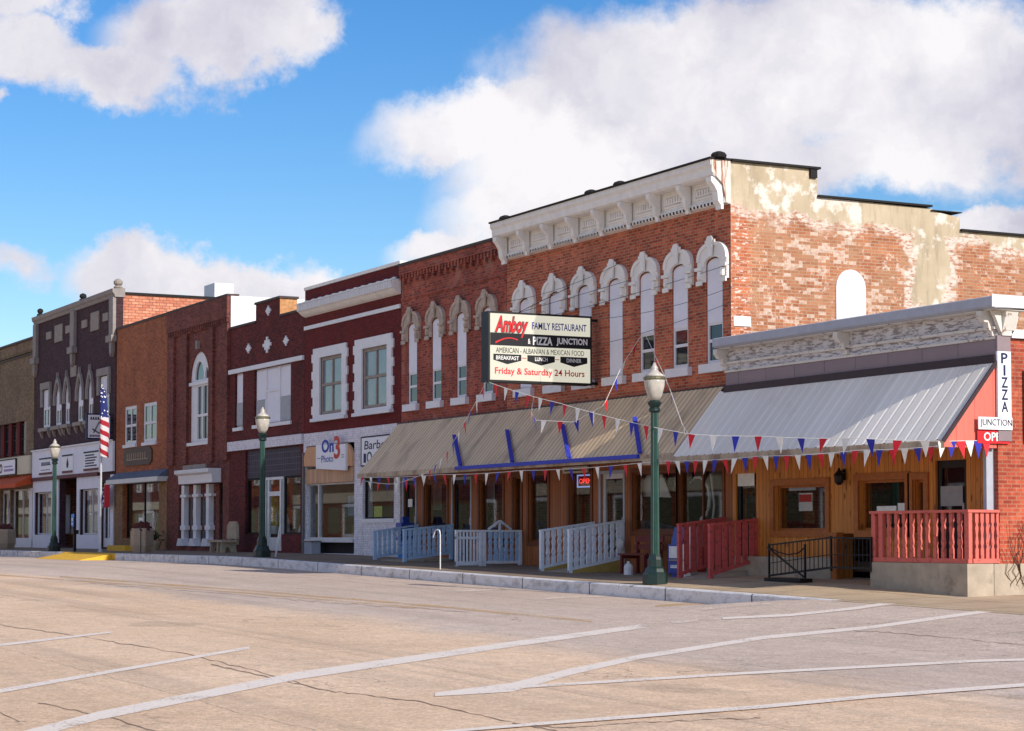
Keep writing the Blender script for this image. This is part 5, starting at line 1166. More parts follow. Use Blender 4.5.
# ------------------------------------------------------------------ across the street: seen in the shop windows
yo_ = -31.5
for (xa_, wd, hh, mat, nb, lab) in ((-41, 13, 8.4, BRK['corner'], 5, 'red brick building across the street, mirrored in the shop windows, with five upper windows'),
        (-53, 11.8, 6.2, BRK['pier'], 0, 'low tan brick building across the street with a plain parapet'),
        (-70, 16.8, 9.6, BRK['diamond'], 6, 'dark maroon building across the street with six upper windows'),
        (-88, 17.8, 8.0, BRK['two'], 7, 'weathered red brick building across the street with seven upper windows'),
        (-108, 19.8, 7.0, BRK['olive'], 8, 'olive brick building across the street with eight upper windows'),
        (-135, 26.8, 8.8, BRK['orange'], 9, 'orange brick building at the far end across the street'),
        (-175, 39.5, 8.2, BRK['arch'], 12, 'long brown red brick block farthest along the other side of the street'),
        (-235, 59., 7.4, BRK['olive'], 14, 'long olive brick block beyond the brown red one across the street')):
    t = thing('brick_building', lab, 'building', (xa_ + wd / 2, yo_, 0))
    MB().box(xa_, xa_ + wd, yo_ - 12, yo_, -1.5, hh).build('wall', mat, t)
    MB().prism([(yo_ + .002, hh), (yo_ + .4, hh), (yo_ + .4, hh - .25), (yo_ + .12, hh - .7), (yo_ + .002, hh - .75)], 'x', xa_ + .02, xa_ + wd - .02).build('cornice', M['iron_white'], t)
    MB().box(xa_ + .3, xa_ + wd - .3, yo_ + .002, yo_ + .12, 2.9, 3.6).build('fascia', M['maroon'] if nb % 2 else M['cream'], t)
    n_ = int(wd / 3.2)
    for i in range(n_):
        a = xa_ + .4 + i * (wd - .6) / n_; c = a + (wd - .6) / n_ - .35
        w = MB().prism(rect(a, c, .1, 2.8), 'y', yo_ + .002, yo_ + .1, [rect(a + .12, c - .12, .7, 2.6)]).build('shop_window', M['wood_trimdark'] if i % 3 else M['white'], t); MB().box(a + .1, c - .1, yo_ + .01, yo_ + .03, .68, 2.62).build('pane', SASHGLASS, w)
    for i in range(nb):
        cx = xa_ + wd * (i + .5) / nb
        w = MB().prism(rect(cx - .55, cx + .55, 4.5, 6.2), 'y', yo_ + .002, yo_ + .08, [rect(cx - .42, cx + .42, 4.62, 6.08)]).build('window', M['white'], t); MB().box(cx - .44, cx + .44, yo_ + .01, yo_ + .03, 4.6, 6.1).build('pane', SASHGLASS, w)

# ------------------------------------------------------------------ street lamps
def make_lamp(loc):
    r = thing('street_lamp', '', 'street lamp', loc, 'green street lamps along the kerb'); x, y, z = loc
    MB().lathe(x, y, [(.26, z), (.26, z + .2), (.22, z + .25), (.2, z + .32), (.155, z + .36), (.15, z + .5), (.125, z + .56), (.12, z + .62)], 8, math.pi / 8).build('base', M['darkgreen'], r)
    m = MB(); n = 32; vs = []; prof = [(.092, z + .62), (.078, z + 3.55)]
    for rr, zz in prof: vs += [(x + rr * (1 if i % 2 else .86) * math.cos(2 * math.pi * i / n), y + rr * (1 if i % 2 else .86) * math.sin(2 * math.pi * i / n), zz) for i in range(n)]
    m.add(vs, [(i, (i + 1) % n, n + (i + 1) % n, n + i) for i in range(n)]); m.build('post', M['green'], r)
    MB().lathe(x, y, [(.09, z + 3.5), (.12, z + 3.53), (.12, z + 3.57), (.09, z + 3.6), (.13, z + 3.66), (.15, z + 3.7), (.1, z + 3.74)], 12).build('capital', M['darkgreen'], r)
    g = MB().lathe(x, y, [(.1, z + 3.74), (.15, z + 3.84), (.2, z + 4.0), (.215, z + 4.12), (.215, z + 4.17)], 16).build('lamp_globe', M['globe'], r, smooth=True)
    MB().lathe(x, y, [(.225, z + 4.165), (.235, z + 4.18), (.235, z + 4.215), (.215, z + 4.23)], 16).build('band', M['bandmetal'], g)
    MB().lathe(x, y, [(.21, z + 4.232), (.17, z + 4.28), (.1, z + 4.33), (.07, z + 4.38), (.08, z + 4.41), (.045, z + 4.46), (.02, z + 4.52)], 14).build('finial', M['globe'], g, smooth=True)
    return r
mg = MT('milky_lamp_globe', .25, 0, .5); mg.col(mg.mix(mg.ramp(mg.noise(5, 4), .3, .7), lin((160, 155, 146)), lin((204, 198, 188)))); mg.b.inputs['Subsurface Weight'].default_value = .25; mg.b.inputs['Subsurface Radius'].default_value = (.1, .1, .1)
M['globe'] = mg.m; M['bandmetal'] = plain('bronze_band', (120, 116, 92), .4, .5)
LY = -3.
lx = [X(p, LY) for p in (655, 262, 54)]
l0 = make_lamp((lx[0], LY, zpav(lx[0], LY)))
l0['label'] = 'nearest green fluted street lamp on the kerb in front of the tan awning'
for x, lab in ((lx[1], 'green street lamp in front of the dark maroon diamond building door'), (lx[2], 'farthest green street lamp in front of the white lodge storefront')):
    c = copy_tree(l0); c.location = (x, LY, zpav(x, LY)); c['label'] = lab

# ------------------------------------------------------------------ restaurant sign over the pavement
XS_ = -5.63; sy0, sy1, sz0, sz1 = -3.06, -.25, 4.25, 5.93
s = thing('restaurant_sign', 'large white sign with added glow lettered Amboy Family Restaurant projecting from the brick corner building', 'sign', (XS_, -1.6, 4.2))
MB().box(XS_ - .36, XS_, sy0, sy1, sz0, sz1).build('cabinet', M['blackpaint'], s)
FX = XS_ + .002
def SY(px): return YX(px, XS_)
def SZ(px, py): return ZX(px, py, XS_)
sg = bpy.data.materials.new('added_glow_sign_panel'); sg.use_nodes = True; q_ = sg.node_tree.nodes['Principled BSDF']; q_.inputs['Base Color'].default_value = (.2, .195, .16, 1); q_.inputs['Emission Color'].default_value = (1, .96, .78, 1); q_.inputs['Emission Strength'].default_value = .56; q_.inputs['Roughness'].default_value = .5  # panel glow added to even out the corner building's shadow across it
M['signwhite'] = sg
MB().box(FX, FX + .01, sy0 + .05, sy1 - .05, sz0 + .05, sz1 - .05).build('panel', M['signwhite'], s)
W_, H_ = sy1 - sy0 - .1, sz1 - sz0 - .1
def uv(u, v): return (FX + .012, sy0 + .05 + u * W_, sz0 + .05 + v * H_)       # u along the panel, v up
def srect(m, u0, u1, v0, v1): a = uv(u0, v0); c = uv(u1, v1); return m.box(a[0] - .001, a[0] + .004, a[1], c[1], a[2], c[2])
srect(MB(), 0, 1, .52, .71).build('black_band', M['ink'], s)
def slet(t, u0, u1, v0, v1, mat, bold=0., shear=0., name='lettering', lift=.006, sp=1.):
    a = uv(u0, v0); m = MB().text(t, ((a[0] + lift, a[1], a[2]), *EAST), (u1 - u0) * W_, (v1 - v0) * H_, bold, shear, sp); return m.build(name, mat, s, recalc=False)
slet('Amboy', .04, .375, .64, .97, M['ink'], .06, .28, lift=.006); slet('Amboy', .045, .37, .645, .965, M['red'], .02, .28, lift=.009)
slet('FAMILY RESTAURANT', .41, .96, .785, .895, M['blue'], .016)
slet('&', .37, .395, .56, .64, M['paper'], .01); slet('PIZZA', .42, .615, .55, .675, M['paper'], .035); slet('JUNCTION', .655, .97, .55, .675, M['paper'], .035)
a = uv(.06, .58); m = MB(); pts = [uv(.05 + .22 * t, .575 + .07 * math.sin(t * 2.4) + .0) for t in [k / 10 for k in range(11)]]; pts2 = [uv(.05 + .22 * t, .545 + .085 * math.sin(t * 2.4)) for t in [k / 10 for k in range(11)]]
m.v = [(p_[0] + .005, p_[1], p_[2]) for p_ in pts + pts2]; m.f = [(i, i + 1, 12 + i, 11 + i) for i in range(10)]; m.build('swash', M['red'], s, recalc=False)
slet('AMERICAN - ALBANIAN & MEXICAN FOOD', .055, .935, .41, .49, M['ink'], .0)
for u0, wd in ((.03, 'BREAKFAST'), (.365, 'LUNCH'), (.695, 'DINNER')):
    p_ = [(u0, .39), (u0 + .275, .39), (u0 + .275, .3), (u0 + .138, .24), (u0, .3)]; m = MB(); m.v = [(uv(u, v)[0] + .003, uv(u, v)[1], uv(u, v)[2]) for u, v in p_]; m.f = [(0, 4, 3, 2, 1)]; m.build('badge', M['ink'], s, recalc=False)
    k = len(wd) * .0125; slet(wd, u0 + .138 - k, u0 + .138 + k, .305, .365, M['paper'], .015)
srect(srect(MB(), .31, .355, .335, .345), .645, .685, .335, .345).build('rule', M['red'], s)
slet('Friday & Saturday 24 Hours', .045, .94, .06, .19, M['red'], .016)
m = MB()
for z in (sz1 - .08, sz0 + .06): m.box(XS_ - .2, XS_ - .14, sy1, -.003, z - .03, z + .03)
m.bar((XS_ - .17, -2.2, sz1), (XS_ - 1.5, -.01, sz1 + .9), .012, .012); m.bar((XS_ - .17, -2.2, sz1), (XS_ + 1.6, -.01, sz1 + .75), .01, .01); m.build_each('bracket', M['iron'], s)
# pizza sign on the corner
XE = x1 + .01
s = thing('pizza_sign', 'tall white board with vertical PIZZA letters on the sunlit corner of the restaurant', 'sign', (XE, -.15, 2.3))
y0_, y1_ = YX(997.7, XE), YX(1011, XE)
def ez(py, X_=XE): return ZX(1004, py, X_)
MB().box(XE, XE + .05, y0_, y1_, ez(440), ez(351)).build('panel', M['signpure'], s); MB().box(XE, XE + .045, y0_, y1_, ez(350.8), ez(335)).box(XE, XE + .052, y0_, y1_, ez(441), ez(424)).build_each('end_panel', M['mauve'], s)
for i, ch in enumerate('PIZZA'):
    c = (358 + i * 12.2); hh = .19; wl = .15 if ch != 'I' else .045
    MB().text(ch, ((XE + .052, (y0_ + y1_) / 2 - wl / 2, ez(c + 5.2)), *EAST), wl, hh, .02).build('letter', M['navy'], s)
XJ = XE + .06
s = thing('open_board', 'white JUNCTION board over a red OPEN board at the pink awning end', 'sign', (XJ, -.4, 2.3))
a_, c_ = YX(979, XJ), YX(1013, XJ)
MB().box(XJ, XJ + .02, a_, c_, ZX(995, 429.5, XJ), ZX(995, 417, XJ)).build('panel', M['signpure'], s)
MB().text('JUNCTION', ((XJ + .023, a_ + .04, ZX(995, 427.5, XJ)), *EAST), (c_ - a_) * .93, ZX(995, 419, XJ) - ZX(995, 427.5, XJ), .0).build('lettering', M['ink'], s)
XO = XE + .02
a_, c_ = YX(978, XO), YX(1010, XO)
MB().box(XO, XO + .015, a_, c_, ZX(995, 443.5, XO), ZX(995, 429.8, XO)).build('open_panel', M['red'], s); MB().text('OPEN', ((XO + .018, a_ + .14, ZX(995, 441, XO)), *EAST), (c_ - a_) * .72, ZX(995, 432.3, XO) - ZX(995, 441, XO), .02).build('open_lettering', M['paper'], s)

# ------------------------------------------------------------------ small street things
def hexpot(px, py, Y, r, h, label, top=True):
    x = X(px, Y); z = zpav(x, Y); t = thing('planter', label, 'planter', (x, Y, z), 'hexagonal aggregate planters')
    MB().lathe(x, Y, [(r * .82, z), (r, z + .3 * h), (r, z + .9 * h), (r * .92, z + h)], 6).build('tub', M['agg'], t)
    MB().blob((x, Y, z + h + .0), (r * .78, r * .78, h * .26), 7, .3).build('dry_plants', M['mulch'], t); return t
t = hexpot(142, 554, -2.6, .42, .88, 'hexagonal concrete planter in front of the orange brick shop')
MB().box(X(141.6, -3.0) - .03, X(141.6, -3.0) + .03, -3.04, -3.02, zpav(-36, -2.6), .95).build('strap', M['iron'], t)
hexpot(5, 551, -2.2, .5, .9, 'hexagonal concrete planter at the left edge under the orange awning')
s = thing('paper_sign', 'pair of small white notices on a post behind the hexagonal planter', 'sign', (X(142, -1.6), -1.6, 0)); xx = X(142, -1.6)
MB().box(xx - .22, xx + .22, -1.66, -1.63, .72, .98).box(xx - .22, xx + .22, -1.66, -1.63, 1.0, 1.28).build('panel', M['paper'], s); MB().tube([(xx, -1.6, zpav(xx, -1.6)), (xx, -1.6, 1.28)], .025).build('post', M['steel'], s)
MB().box(xx - .14, xx + .14, -1.667, -1.661, .82, .86).box(xx - .14, xx + .1, -1.667, -1.661, 1.12, 1.17).build('lettering', M['grey'], s)
t = thing('potted_plant', 'clay pot with dark leaves and bare white branches at the shop window', 'potted plant', (X(154, -.6), -.6, 0)); xx = X(154, -.6)
MB().lathe(xx, -.6, [(.18, zpav(xx, -.6)), (.28, .3), (.3, .42)], 10).build('pot', M['terracotta'], t); m = MB()
for i in range(90):
    a = random.uniform(0, 6.28); rr = random.uniform(.05, .42); zz = .42 + random.uniform(0, .35); c = Vector((xx + rr * math.cos(a), -.6 + rr * math.sin(a), zz)); d1 = Vector((random.uniform(-1, 1), random.uniform(-1, 1), random.uniform(-.3, 1))).normalized() * .09; d2 = d1.cross(Vector((0, 0, 1))).normalized() * .04; m.quad(c - d1, c + d2, c + d1, c - d2)
m.build('foliage', M['plant'], t, recalc=False); m = MB()
for i in range(9):
    a = random.uniform(-.8, .8); m.tube([(xx + .05 * i - .4, -.62, .4), (xx + .05 * i - .4 + a * .25, -.6, .9), (xx + .05 * i - .4 + a * .7, -.6, 1.35 + random.uniform(0, .35))], .02, 5, .006)
m.build('branches', M['twig'], t)
tag(MB().box(X(114.5, -1.2), X(132.5, -1.2), -1.5, -1.0, -.02, .22).build('step', M['yellow'], None, (X(123, -1.2), -1.2, 0)), 'yellow painted step in front of the tan brick pier', 'step')
# flag, flagpole, blue notice
fx = X(100.5, -2.7); gz = zpav(fx, -2.7)
t = thing('flagpole', 'thin white flagpole standing on the pavement by the lodge building', 'flagpole', (fx, -2.7, gz))
MB().tube([(fx, -2.7, gz), (fx, -2.7, Z(101, 384, -2.7))], .045, 8, .03).lathe(fx, -2.7, [(.09, gz), (.09, gz + .06), (.05, gz + .08)], 10).build('pole', M['aluminium'], t)
def flag_mats():
    m = MT('stars_and_stripes_cloth', .8)
    st = m.math('LESS_THAN', m.math('FRACT', m.math('MULTIPLY', m.math('ADD', m.math('MULTIPLY', m.z, 2.2), m.math('MULTIPLY', m.x, 3.6)), 1.25)), .5)
    c = m.mix(st, lin((206, 200, 202)), lin((160, 34, 48)))
    vv = m.n.new('ShaderNodeTexVoronoi'); vv.inputs['Scale'].default_value = 9; m.l.new(m.vec(m.math('ADD', m.x, m.y), m.z), vv.inputs['Vector'])
    bl = m.mix(m.math('LESS_THAN', vv.outputs['Distance'], .28), lin((36, 44, 104)), lin((225, 225, 230)))
    c = m.mix(m.math('GREATER_THAN', m.z, .1), c, bl); m.col(c); return m.m
FM = flag_mats()
m = MB(); zt_ = Z(101, 386, -2.7); zb_ = Z(104, 451, -2.7); n = 12; k = 14
for i in range(n + 1):
    for j in range(k + 1):
        t_ = i / n; u = j / k; wdt = .2 + .36 * t_ ** .8; z = zt_ + (zb_ - zt_) * t_ - .25 * u * (1 - t_ * .4)
        m.v.append((fx + .04 + u * wdt * 1.1 - .35 * t_ * .5, -2.7 + .13 * math.sin(u * 13 + t_ * 2) * (.35 + u), z + .12 * math.sin(u * 5) * t_))
for i in range(n):
    for j in range(k): a = i * (k + 1) + j; m.f.append((a, a + 1, a + k + 2, a + k + 1))
o = m.build('flag', FM, None, (fx, -2.7, zt_ - 1.3), smooth=True, recalc=False); tag(o, 'american flag hanging in folds from the thin white flagpole', 'flag')
bx = X(106.5, -.25); m = MB(); z1_, z0_ = Z(106, 482.5, -.25), Z(106, 507, -.25)
for i in range(9):
    for j in range(7): u = j / 6; t_ = i / 8; m.v.append((bx - .5 + 1.0 * u, -.3 + .07 * math.sin(u * 9), z1_ + (z0_ - z1_) * t_ * (1 - .18 * (1 - u)) - (.22 * (1 - u))))
for i in range(8):
    for j in range(6): a = i * 7 + j; m.f.append((a, a + 1, a + 8, a + 7))
def bunting_mat():
    m = MT('patriotic_banner_cloth', .8); c = m.mix(m.ramp(m.x, -.05, .02), m.mix(m.math('LESS_THAN', m.noise(7, 2), .5), lin((36, 44, 100)), lin((214, 214, 220))), lin((190, 36, 48))); m.col(c); return m.m
o = m.build('banner', bunting_mat(), None, (bx, -.3, z0_), smooth=True, recalc=False); tag(o, 'red white and blue cloth banner hanging at the lodge side door', 'banner')
sx = X(74.8, -2.9); gz = zpav(sx, -2.9); t = thing('notice_post', 'dark post holding a bright blue notice and a small black box', 'sign', (sx, -2.9, gz))
MB().box(sx - .05, sx + .05, -2.95, -2.85, gz, Z(74, 530, -2.9)).build('post', M['iron'], t); MB().box(sx - .17, sx + .13, -3.0, -2.97, Z(74, 526.5, -2.9), Z(74, 514, -2.9)).build('panel', M['bluesign'], t); MB().box(sx - .2, sx + .2, -3.0, -2.8, Z(74, 534, -2.9), Z(74, 530, -2.9)).box(sx - .16, sx + .12, -2.99, -2.96, Z(74, 530, -2.9), Z(74, 527, -2.9)).build('box', M['iron'], t)
MB().box(sx - .1, sx + .06, -3.006, -3.001, Z(74, 524.5, -2.9), Z(74, 523, -2.9)).box(sx - .1, sx + .06, -3.006, -3.001, Z(74, 521, -2.9), Z(74, 518, -2.9)).build_each('printed_line', M['paper'], t)
# benches
t = thing('stone_bench', 'buff concrete bench against the wall between the arched and diamond buildings', 'bench', (X(225, -.8), -.8, 0)); xa_, xb_ = X(212, -1.0), X(238, -.6)
xm = (xa_ + xb_) / 2
MB().box(xa_ - .1, xb_ - .1, -1.15, -.62, .38, .46).build('seat', M['benchstone'], t)
MB().prism([(xm - .35, .5), (xb_ - .1, .5), (xb_ - .14, .95), (xb_ - .3, 1.1), (xm - .05, 1.1), (xm - .3, .96)], 'y', -.62, -.52).build('backrest', M['benchstone'], t)
for xx in (xa_ + .15, xm + .1, xb_ - .3): MB().prism([(-1.12, -.01), (-1.0, -.01), (-.95, .2), (-.82, .2), (-.75, -.01), (-.55, -.01), (-.6, .38), (-1.1, .38)], 'x', xx - .06, xx + .06).build_each('leg', M['benchstone'], t)
MB().box(xb_ - .3, xb_ - .2, -.6, -.5, .3, .52).box(xm - .2, xm - .1, -.6, -.5, .3, .52).build_each('bracket', M['benchstone'], t)
xa_, xb_ = X(627, -.5), X(655, -.5); gz = zpav(xa_, -.5)
t = thing('bench', 'dark red wooden bench under the tan awning behind the nearest street lamp', 'bench', (xa_ + .5, -.5, gz))
MB().box(xa_, xb_, -.75, -.62, gz + .42, gz + .46).box(xa_, xb_, -.6, -.47, gz + .42, gz + .46).box(xa_, xb_, -.45, -.32, gz + .42, gz + .46).build('seat', M['benchred'], t)
MB().box(xa_, xb_, -.3, -.27, gz + .55, gz + .67).box(xa_, xb_, -.28, -.25, gz + .72, gz + .86).build('backrest', M['benchred'], t)
for xx in (xa_ + .12, xb_ - .12): MB().box(xx - .035, xx + .035, -.74, -.67, gz, gz + .42).box(xx - .035, xx + .035, -.32, -.25, gz, gz + .72).box(xx - .03, xx + .03, -.67, -.32, gz + .34, gz + .415).build_each('leg', M['benchred'], t)
xx = X(628.5, -.95); gz = zpav(xx, -.95); o = MB().lathe(xx, -.95, [(.11, gz), (.11, gz + .18), (.08, gz + .24), (.035, gz + .27), (.035, gz + .31)], 10).build('jug', M['newswhite'], None, (xx, -.95, gz)); tag(o, 'white plastic jug on the pavement beside the dark red bench', 'jug')
xx = X(620.5, -.2); o = MB().blob((xx, -.2, Z(620, 544, -.2)), (.13, .1, .14), 5, .3).build('bag', M['curtain'], None, (xx, -.2, Z(620, 544, -.2))); tag(o, 'crumpled white bag hanging at the wall end of the pale blue ramp railing', 'bag')
# newspaper boxes
def newsbox(pxl, pxr, yf, yb, mat, label):
    xa_, xb_ = X(pxl, yf), X(pxr, yf); gz = zpav(xa_, yf); h = 1.1
    t = thing('newspaper_box', label, 'newspaper box', ((xa_ + xb_) / 2, (yf + yb) / 2, gz), 'newspaper boxes')
    MB().box(xa_, xb_, yf, yb, gz + .08, gz + .72).prism([(yf + .06, gz + .72), (yb, gz + .72), (yb, gz + h), (yf + .16, gz + h)], 'x', xa_ + .02, xb_ - .02).box(xa_ + .04, xb_ - .04, yf + .05, yb - .05, gz, gz + .08).build('body', mat, t)
    MB().box(xa_ + .06, xb_ - .06, yf - .012, yf - .002, gz + .42, gz + .68).build('door_window', M['paper'], t); MB().box(xa_ + .08, xb_ - .08, yf - .03, yf - .002, gz + .36, gz + .39).build('handle', M['steel'], t)
    return t, xa_, xb_, gz
t, xa_, xb_, gz = newsbox(668, 680, -.85, -.35, M['news'], 'blue newspaper box beside the white one under the awnings')
MB().prism(comb(xa_ + .1, xb_ - .1, gz + .2, gz + .225, gz + .27, .06, .55), 'y', -.856, -.851).build('lettering', M['paper'], t)
t, xa_, xb_, gz = newsbox(680.5, 690, -.9, -.35, M['newswhite'], 'white newspaper box with an orange side print next to the red ramp railing')
MB().box(xb_ - .021 + .022, xb_ + .004, -.72, -.5, gz + .12, gz + .66).build('side_print', M['orange'], t)
xx = X(376, -1.3); gz = zpav(xx, -1.3); t = thing('drop_box', 'blue box on a stand at the white brick wall behind the left railing', 'box', (xx, -1., gz))
MB().box(xx - .2, xx + .2, -.6, -.2, gz + .55, gz + 1.05).prism([(xx - .12, gz + 1.05), (xx + .12, gz + 1.05), (xx + .06, gz + 1.22), (xx - .06, gz + 1.22)], 'y', -.5, -.3).build('body', M['news'], t); MB().box(xx - .16, xx + .16, -.55, -.25, gz, gz + .55).build('stand', M['bluesign'], t); MB().box(xx - .12, xx + .12, -.61, -.602, gz + .65, gz + .8).build('label_plate', M['paper'], t)
xx = X(331, -.25)
t = thing('trash_bin', 'grey ribbed bin at the foot of the recessed photo shop window', 'bin', (X(311, -.3), -.3, 0)); xx = X(311.5, -.3); m = MB().box(xx - .32, xx + .32, -.42, -.12, 0.0, .4)
for i in range(7): m.box(xx - .3 + i * .09, xx - .26 + i * .09, -.435, -.421, .03, .36)
m.build('body', M['greytrim'], t); MB().box(xx - .35, xx + .35, -.45, -.09, .4, .45).build('lid', M['grey'], t)
# bent white pipe and leaning white stake
xx = X(440.3, -2.9); gz = zpav(xx, -2.9); ptop = Z(440, 529.5, -2.9); xh = X(434, -2.9)
o = MB().tube([(xx, -2.9, gz), (xx, -2.9, ptop - .12), (xx - .05, -2.9, ptop - .02), ((xx + xh) / 2, -2.9, ptop), (xh + .05, -2.9, ptop - .04), (xh - .05, -2.9, Z(434, 537.5, -2.9))], .015, 8).build('pipe', M['newswhite'], None, (xx, -2.9, gz)); tag(o, 'bent white pipe standing at the kerb in front of the blue railings', 'pipe')
xx = X(275.5, -2.6); gz = zpav(xx, -2.6); o = MB().bar((xx, -2.6, gz), (xx + .12, -2.5, Z(277, 527, -2.6)), .05, .04).build('stake', M['newswhite'], None, (xx, -2.6, gz)); tag(o, 'thin white stake leaning by the maroon diamond building door', 'stake')
# posters and lantern on the pine front
def card(name, l, r, t_, b_, y, mat, label, cat='notice', letters=None):
    xa_, xb_ = X(l, y), X(r, y); z0_, z1_ = Z((l + r) / 2, b_, y), Z((l + r) / 2, t_, y)
    t = thing(name, label, cat, ((xa_ + xb_) / 2, y, z0_)); MB().box(xa_, xb_, y, y + .01, z0_, z1_).build('sheet', mat, t)
    return t, xa_, xb_, z0_, z1_
t, a_, c_, z0_, z1_ = card('poster', 799, 812.5, 493, 511, .08, M['paper'], 'red and white poster low in the pine framed window', 'poster'); MB().box(a_ + .02, c_ - .02, .072, .079, (z0_ + z1_) / 2, z1_ - .03).build('red_block', M['red'], t)
t, a_, c_, z0_, z1_ = card('poster', 789, 816, 474.5, 490.5, .1, plain('pale_blue_poster', (196, 206, 222), .6), 'pale poster with dark lettering in the top of the pine framed window', 'poster')
MB().text('LIVE MUSIC\nFRIDAY', ((a_ + .05, .098, z0_ + .06), *FRONT), c_ - a_ - .1, z1_ - z0_ - .1).build('lettering', M['navy'], t) if False else MB().box(a_ + .05, c_ - .2, .09, .098, z0_ + .06, z0_ + .1).box(a_ + .08, c_ - .06, .09, .098, z0_ + .15, z0_ + .2).build('lettering', M['navy'], t)
card('notice', 877, 896.5, 506, 511, -.03, M['paper'], 'long white notice on the sill of the window above the pink railing'); card('notice', 898, 906, 503, 514, -.03, M['paper'], 'small white notice at the right corner of the window above the pink railing')
card('notice', 738, 754.5, 472.5, 486, -.075, M['paper'], 'torn white notice on the black door between the red railings')
t, a_, c_, z0_, z1_ = card('notice', 941, 963, 486, 506, -.075, plain('grey_notice', (150, 150, 150), .6), 'grey notice on the black corner door behind the pink railing')
xx = X(839, -.25); zz = Z(839, 485, -.25); t = thing('wall_lantern', 'small black wall lantern between the two pine framed windows', 'lantern', (xx, -.2, zz))
MB().box(xx - .04, xx + .04, -.13, -.103, zz + .1, zz + .32).box(xx - .015, xx + .015, -.22, -.13, zz + .26, zz + .29).build_each('bracket', M['iron'], t); MB().lathe(xx, -.24, [(.04, zz), (.09, zz + .06), (.1, zz + .18), (.11, zz + .19), (.04, zz + .28), (.015, zz + .34)], 6).build('lamp_head', M['iron'], t)
# vine on the side wall
m = MB()
for i in range(26):
    y = random.uniform(-.05, .7); p_ = Vector((x1 + .02, y, -.35)); pts = [p_]
    for k in range(7): p_ = p_ + Vector((random.uniform(-.004, .02), random.uniform(-.12, .14), random.uniform(.08, .24))); pts.append(p_)
    m.tube(pts, .011, 4, .004)
tag(m.build('vine', M['vine'], None, (x1, .3, -.35)), 'bare brown vine climbing the brick side wall by the porch', 'vine')
MB().box(x1 - .001, x1 + .03, -.4, 13, -1.3, .118).build('footing', M['concrete'], b)
MB().tube([(x1 + .05, .35, 2.3), (x1 + .05, .35, 3.6)], .035).build('conduit', M['grey'], b)

# ------------------------------------------------------------------ bunting
PC = [M['pred'], M['pwhite'], M['pblue']]
def bunting(label, pts, n, start=0, w=.19, h=.29, sag=.0, drop=True, skip=()):
    P = [Vector(p) for p in pts]; seg = [(P[i + 1] - P[i]).length for i in range(len(P) - 1)]; tot = sum(seg)
    t = thing('bunting', label, 'bunting', P[0], 'pennant strings')
    def at(d):
        for i, s_ in enumerate(seg):
            if d <= s_ or i == len(seg) - 1:
                f = d / s_; q = P[i].lerp(P[i + 1], f); q.z -= sag * 4 * f * (1 - f) * s_; return q
            d -= s_
    line = [at(tot * i / 60) for i in range(61)]
    MB().tube(line, .007, 4).build('cord', M['cord'], t)
    for i in range(n):
        d = tot * (i + .5) / n
        if i in skip: continue
        a = at(max(0, d - w / 2)); c = at(min(tot, d + w / 2)); mid = (a + c) / 2; hh = h * random.uniform(.9, 1.08)
        tip = mid + Vector((random.uniform(-.05, .05), random.uniform(-.07, .07), -hh))
        nrm = (c - a).cross(tip - a).normalized() * .002; vs = [a + nrm, c + nrm, tip + nrm, a - nrm, c - nrm, tip - nrm]
        q1 = (tip + mid) / 2 + Vector((random.uniform(-.03, .03), random.uniform(-.04, .04), 0))
        MB().add(vs, [(0, 1, 2), (5, 4, 3), (0, 3, 4, 1), (1, 4, 5, 2), (2, 5, 3, 0)]).build('pennant', PC[(i + start) % 3], t, recalc=False)
def pt(px, py, Y): return (X(px, Y), Y, Z(px, py, Y))
bunting('pennant string pinned under the edge of the long tan awning', [pt(358, 477, -1.5), pt(440, 474.5, -1.58), pt(520, 470.5, -1.58), pt(640, 463, -1.58), pt(662, 461, -1.58)], 27, 0, sag=.006)
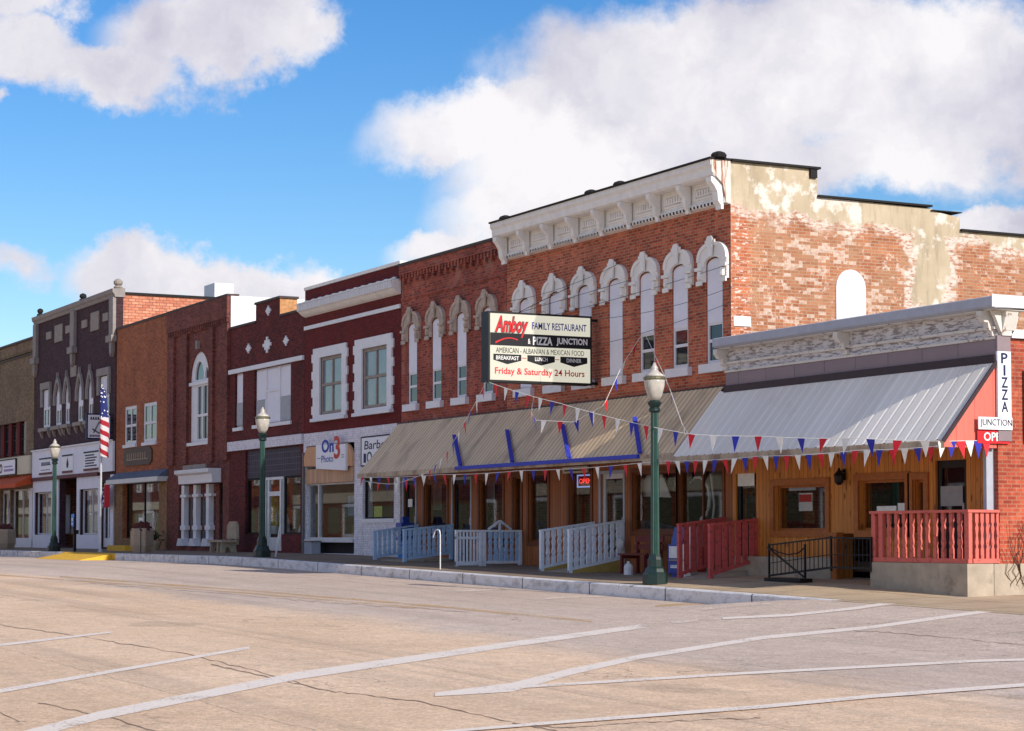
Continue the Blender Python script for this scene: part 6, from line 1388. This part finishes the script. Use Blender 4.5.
bunting('pennant string pinned under the edge of the light grey awning', [pt(664, 461, -1.6), pt(760, 456, -1.6), pt(860, 450, -1.6), pt(938, 446, -1.6)], 25, 0, w=.2, h=.3, sag=.008)
bunting('short pennant string across the lit gable end of the grey awning', [pt(939, 441.5, -1.58), (9.2, -.95, ZX(965, 440.5, 9.2)), (9.2, -.45, ZX(985, 440.5, 9.2))], 6, 1, w=.2, h=.3)
sgn = (XS_ + .03, sy0 + .02, sz0 - .02)
bunting('long pennant string from the big sign past the nearest street lamp to the grey awning', [sgn, pt(560, 403, -3.05), pt(690, 434, -3.05), pt(760, 436, -2.6), pt(860, 438, -2.2), pt(940, 441, -1.7)], 26, 0, w=.2, h=.3, sag=.008)
bunting('pennant string sloping down from the big sign to the left end of the tan awning', [(XS_ - .1, sy0, sz0), pt(447, 452, -2.2), pt(430, 470, -1.8), pt(408, 480, -1.6), pt(392, 484, -1.6), pt(365, 481, -1.55)], 17, 0, sag=.01)
bunting('pennant string hanging from a corner building window down to the tan awning', [pt(641, 336, -.15), pt(622, 366, -.8), pt(612, 388, -1.2), pt(604, 405, -1.4), pt(574, 422, -1.6), pt(536, 420, -1.9), pt(531, 412, -2.3), pt(534, 397, -3.0)], 12, 0, w=.19, h=.28)
bunting('twisted pennant string running from a corner building window down to the awning joint', [pt(646, 334, -.1), pt(668, 382, -.9), pt(683, 425, -1.6), pt(690, 436, -3.0)], 8, 2, w=.08, h=.2)
# overhead wires
w_ = thing('wires', 'thin dark wires strung across the front of the corner building to the big sign', 'wires', (-5, -.3, 6))
for a, c in ((pt(478, 330, -.2), pt(733, 262, -.1)), (pt(510, 300, -.3), pt(620, 262, -.14)), (pt(600, 318, -1.2), pt(735, 285, -.12)), (pt(560, 352, -.2), pt(735, 300, -.12))):
    A_, C_ = Vector(a), Vector(c); MB().tube([A_.lerp(C_, t_ / 8) - Vector((0, 0, .12 * 4 * t_ / 8 * (1 - t_ / 8))) for t_ in range(9)], .006, 4).build('wire', M['wire'], w_)
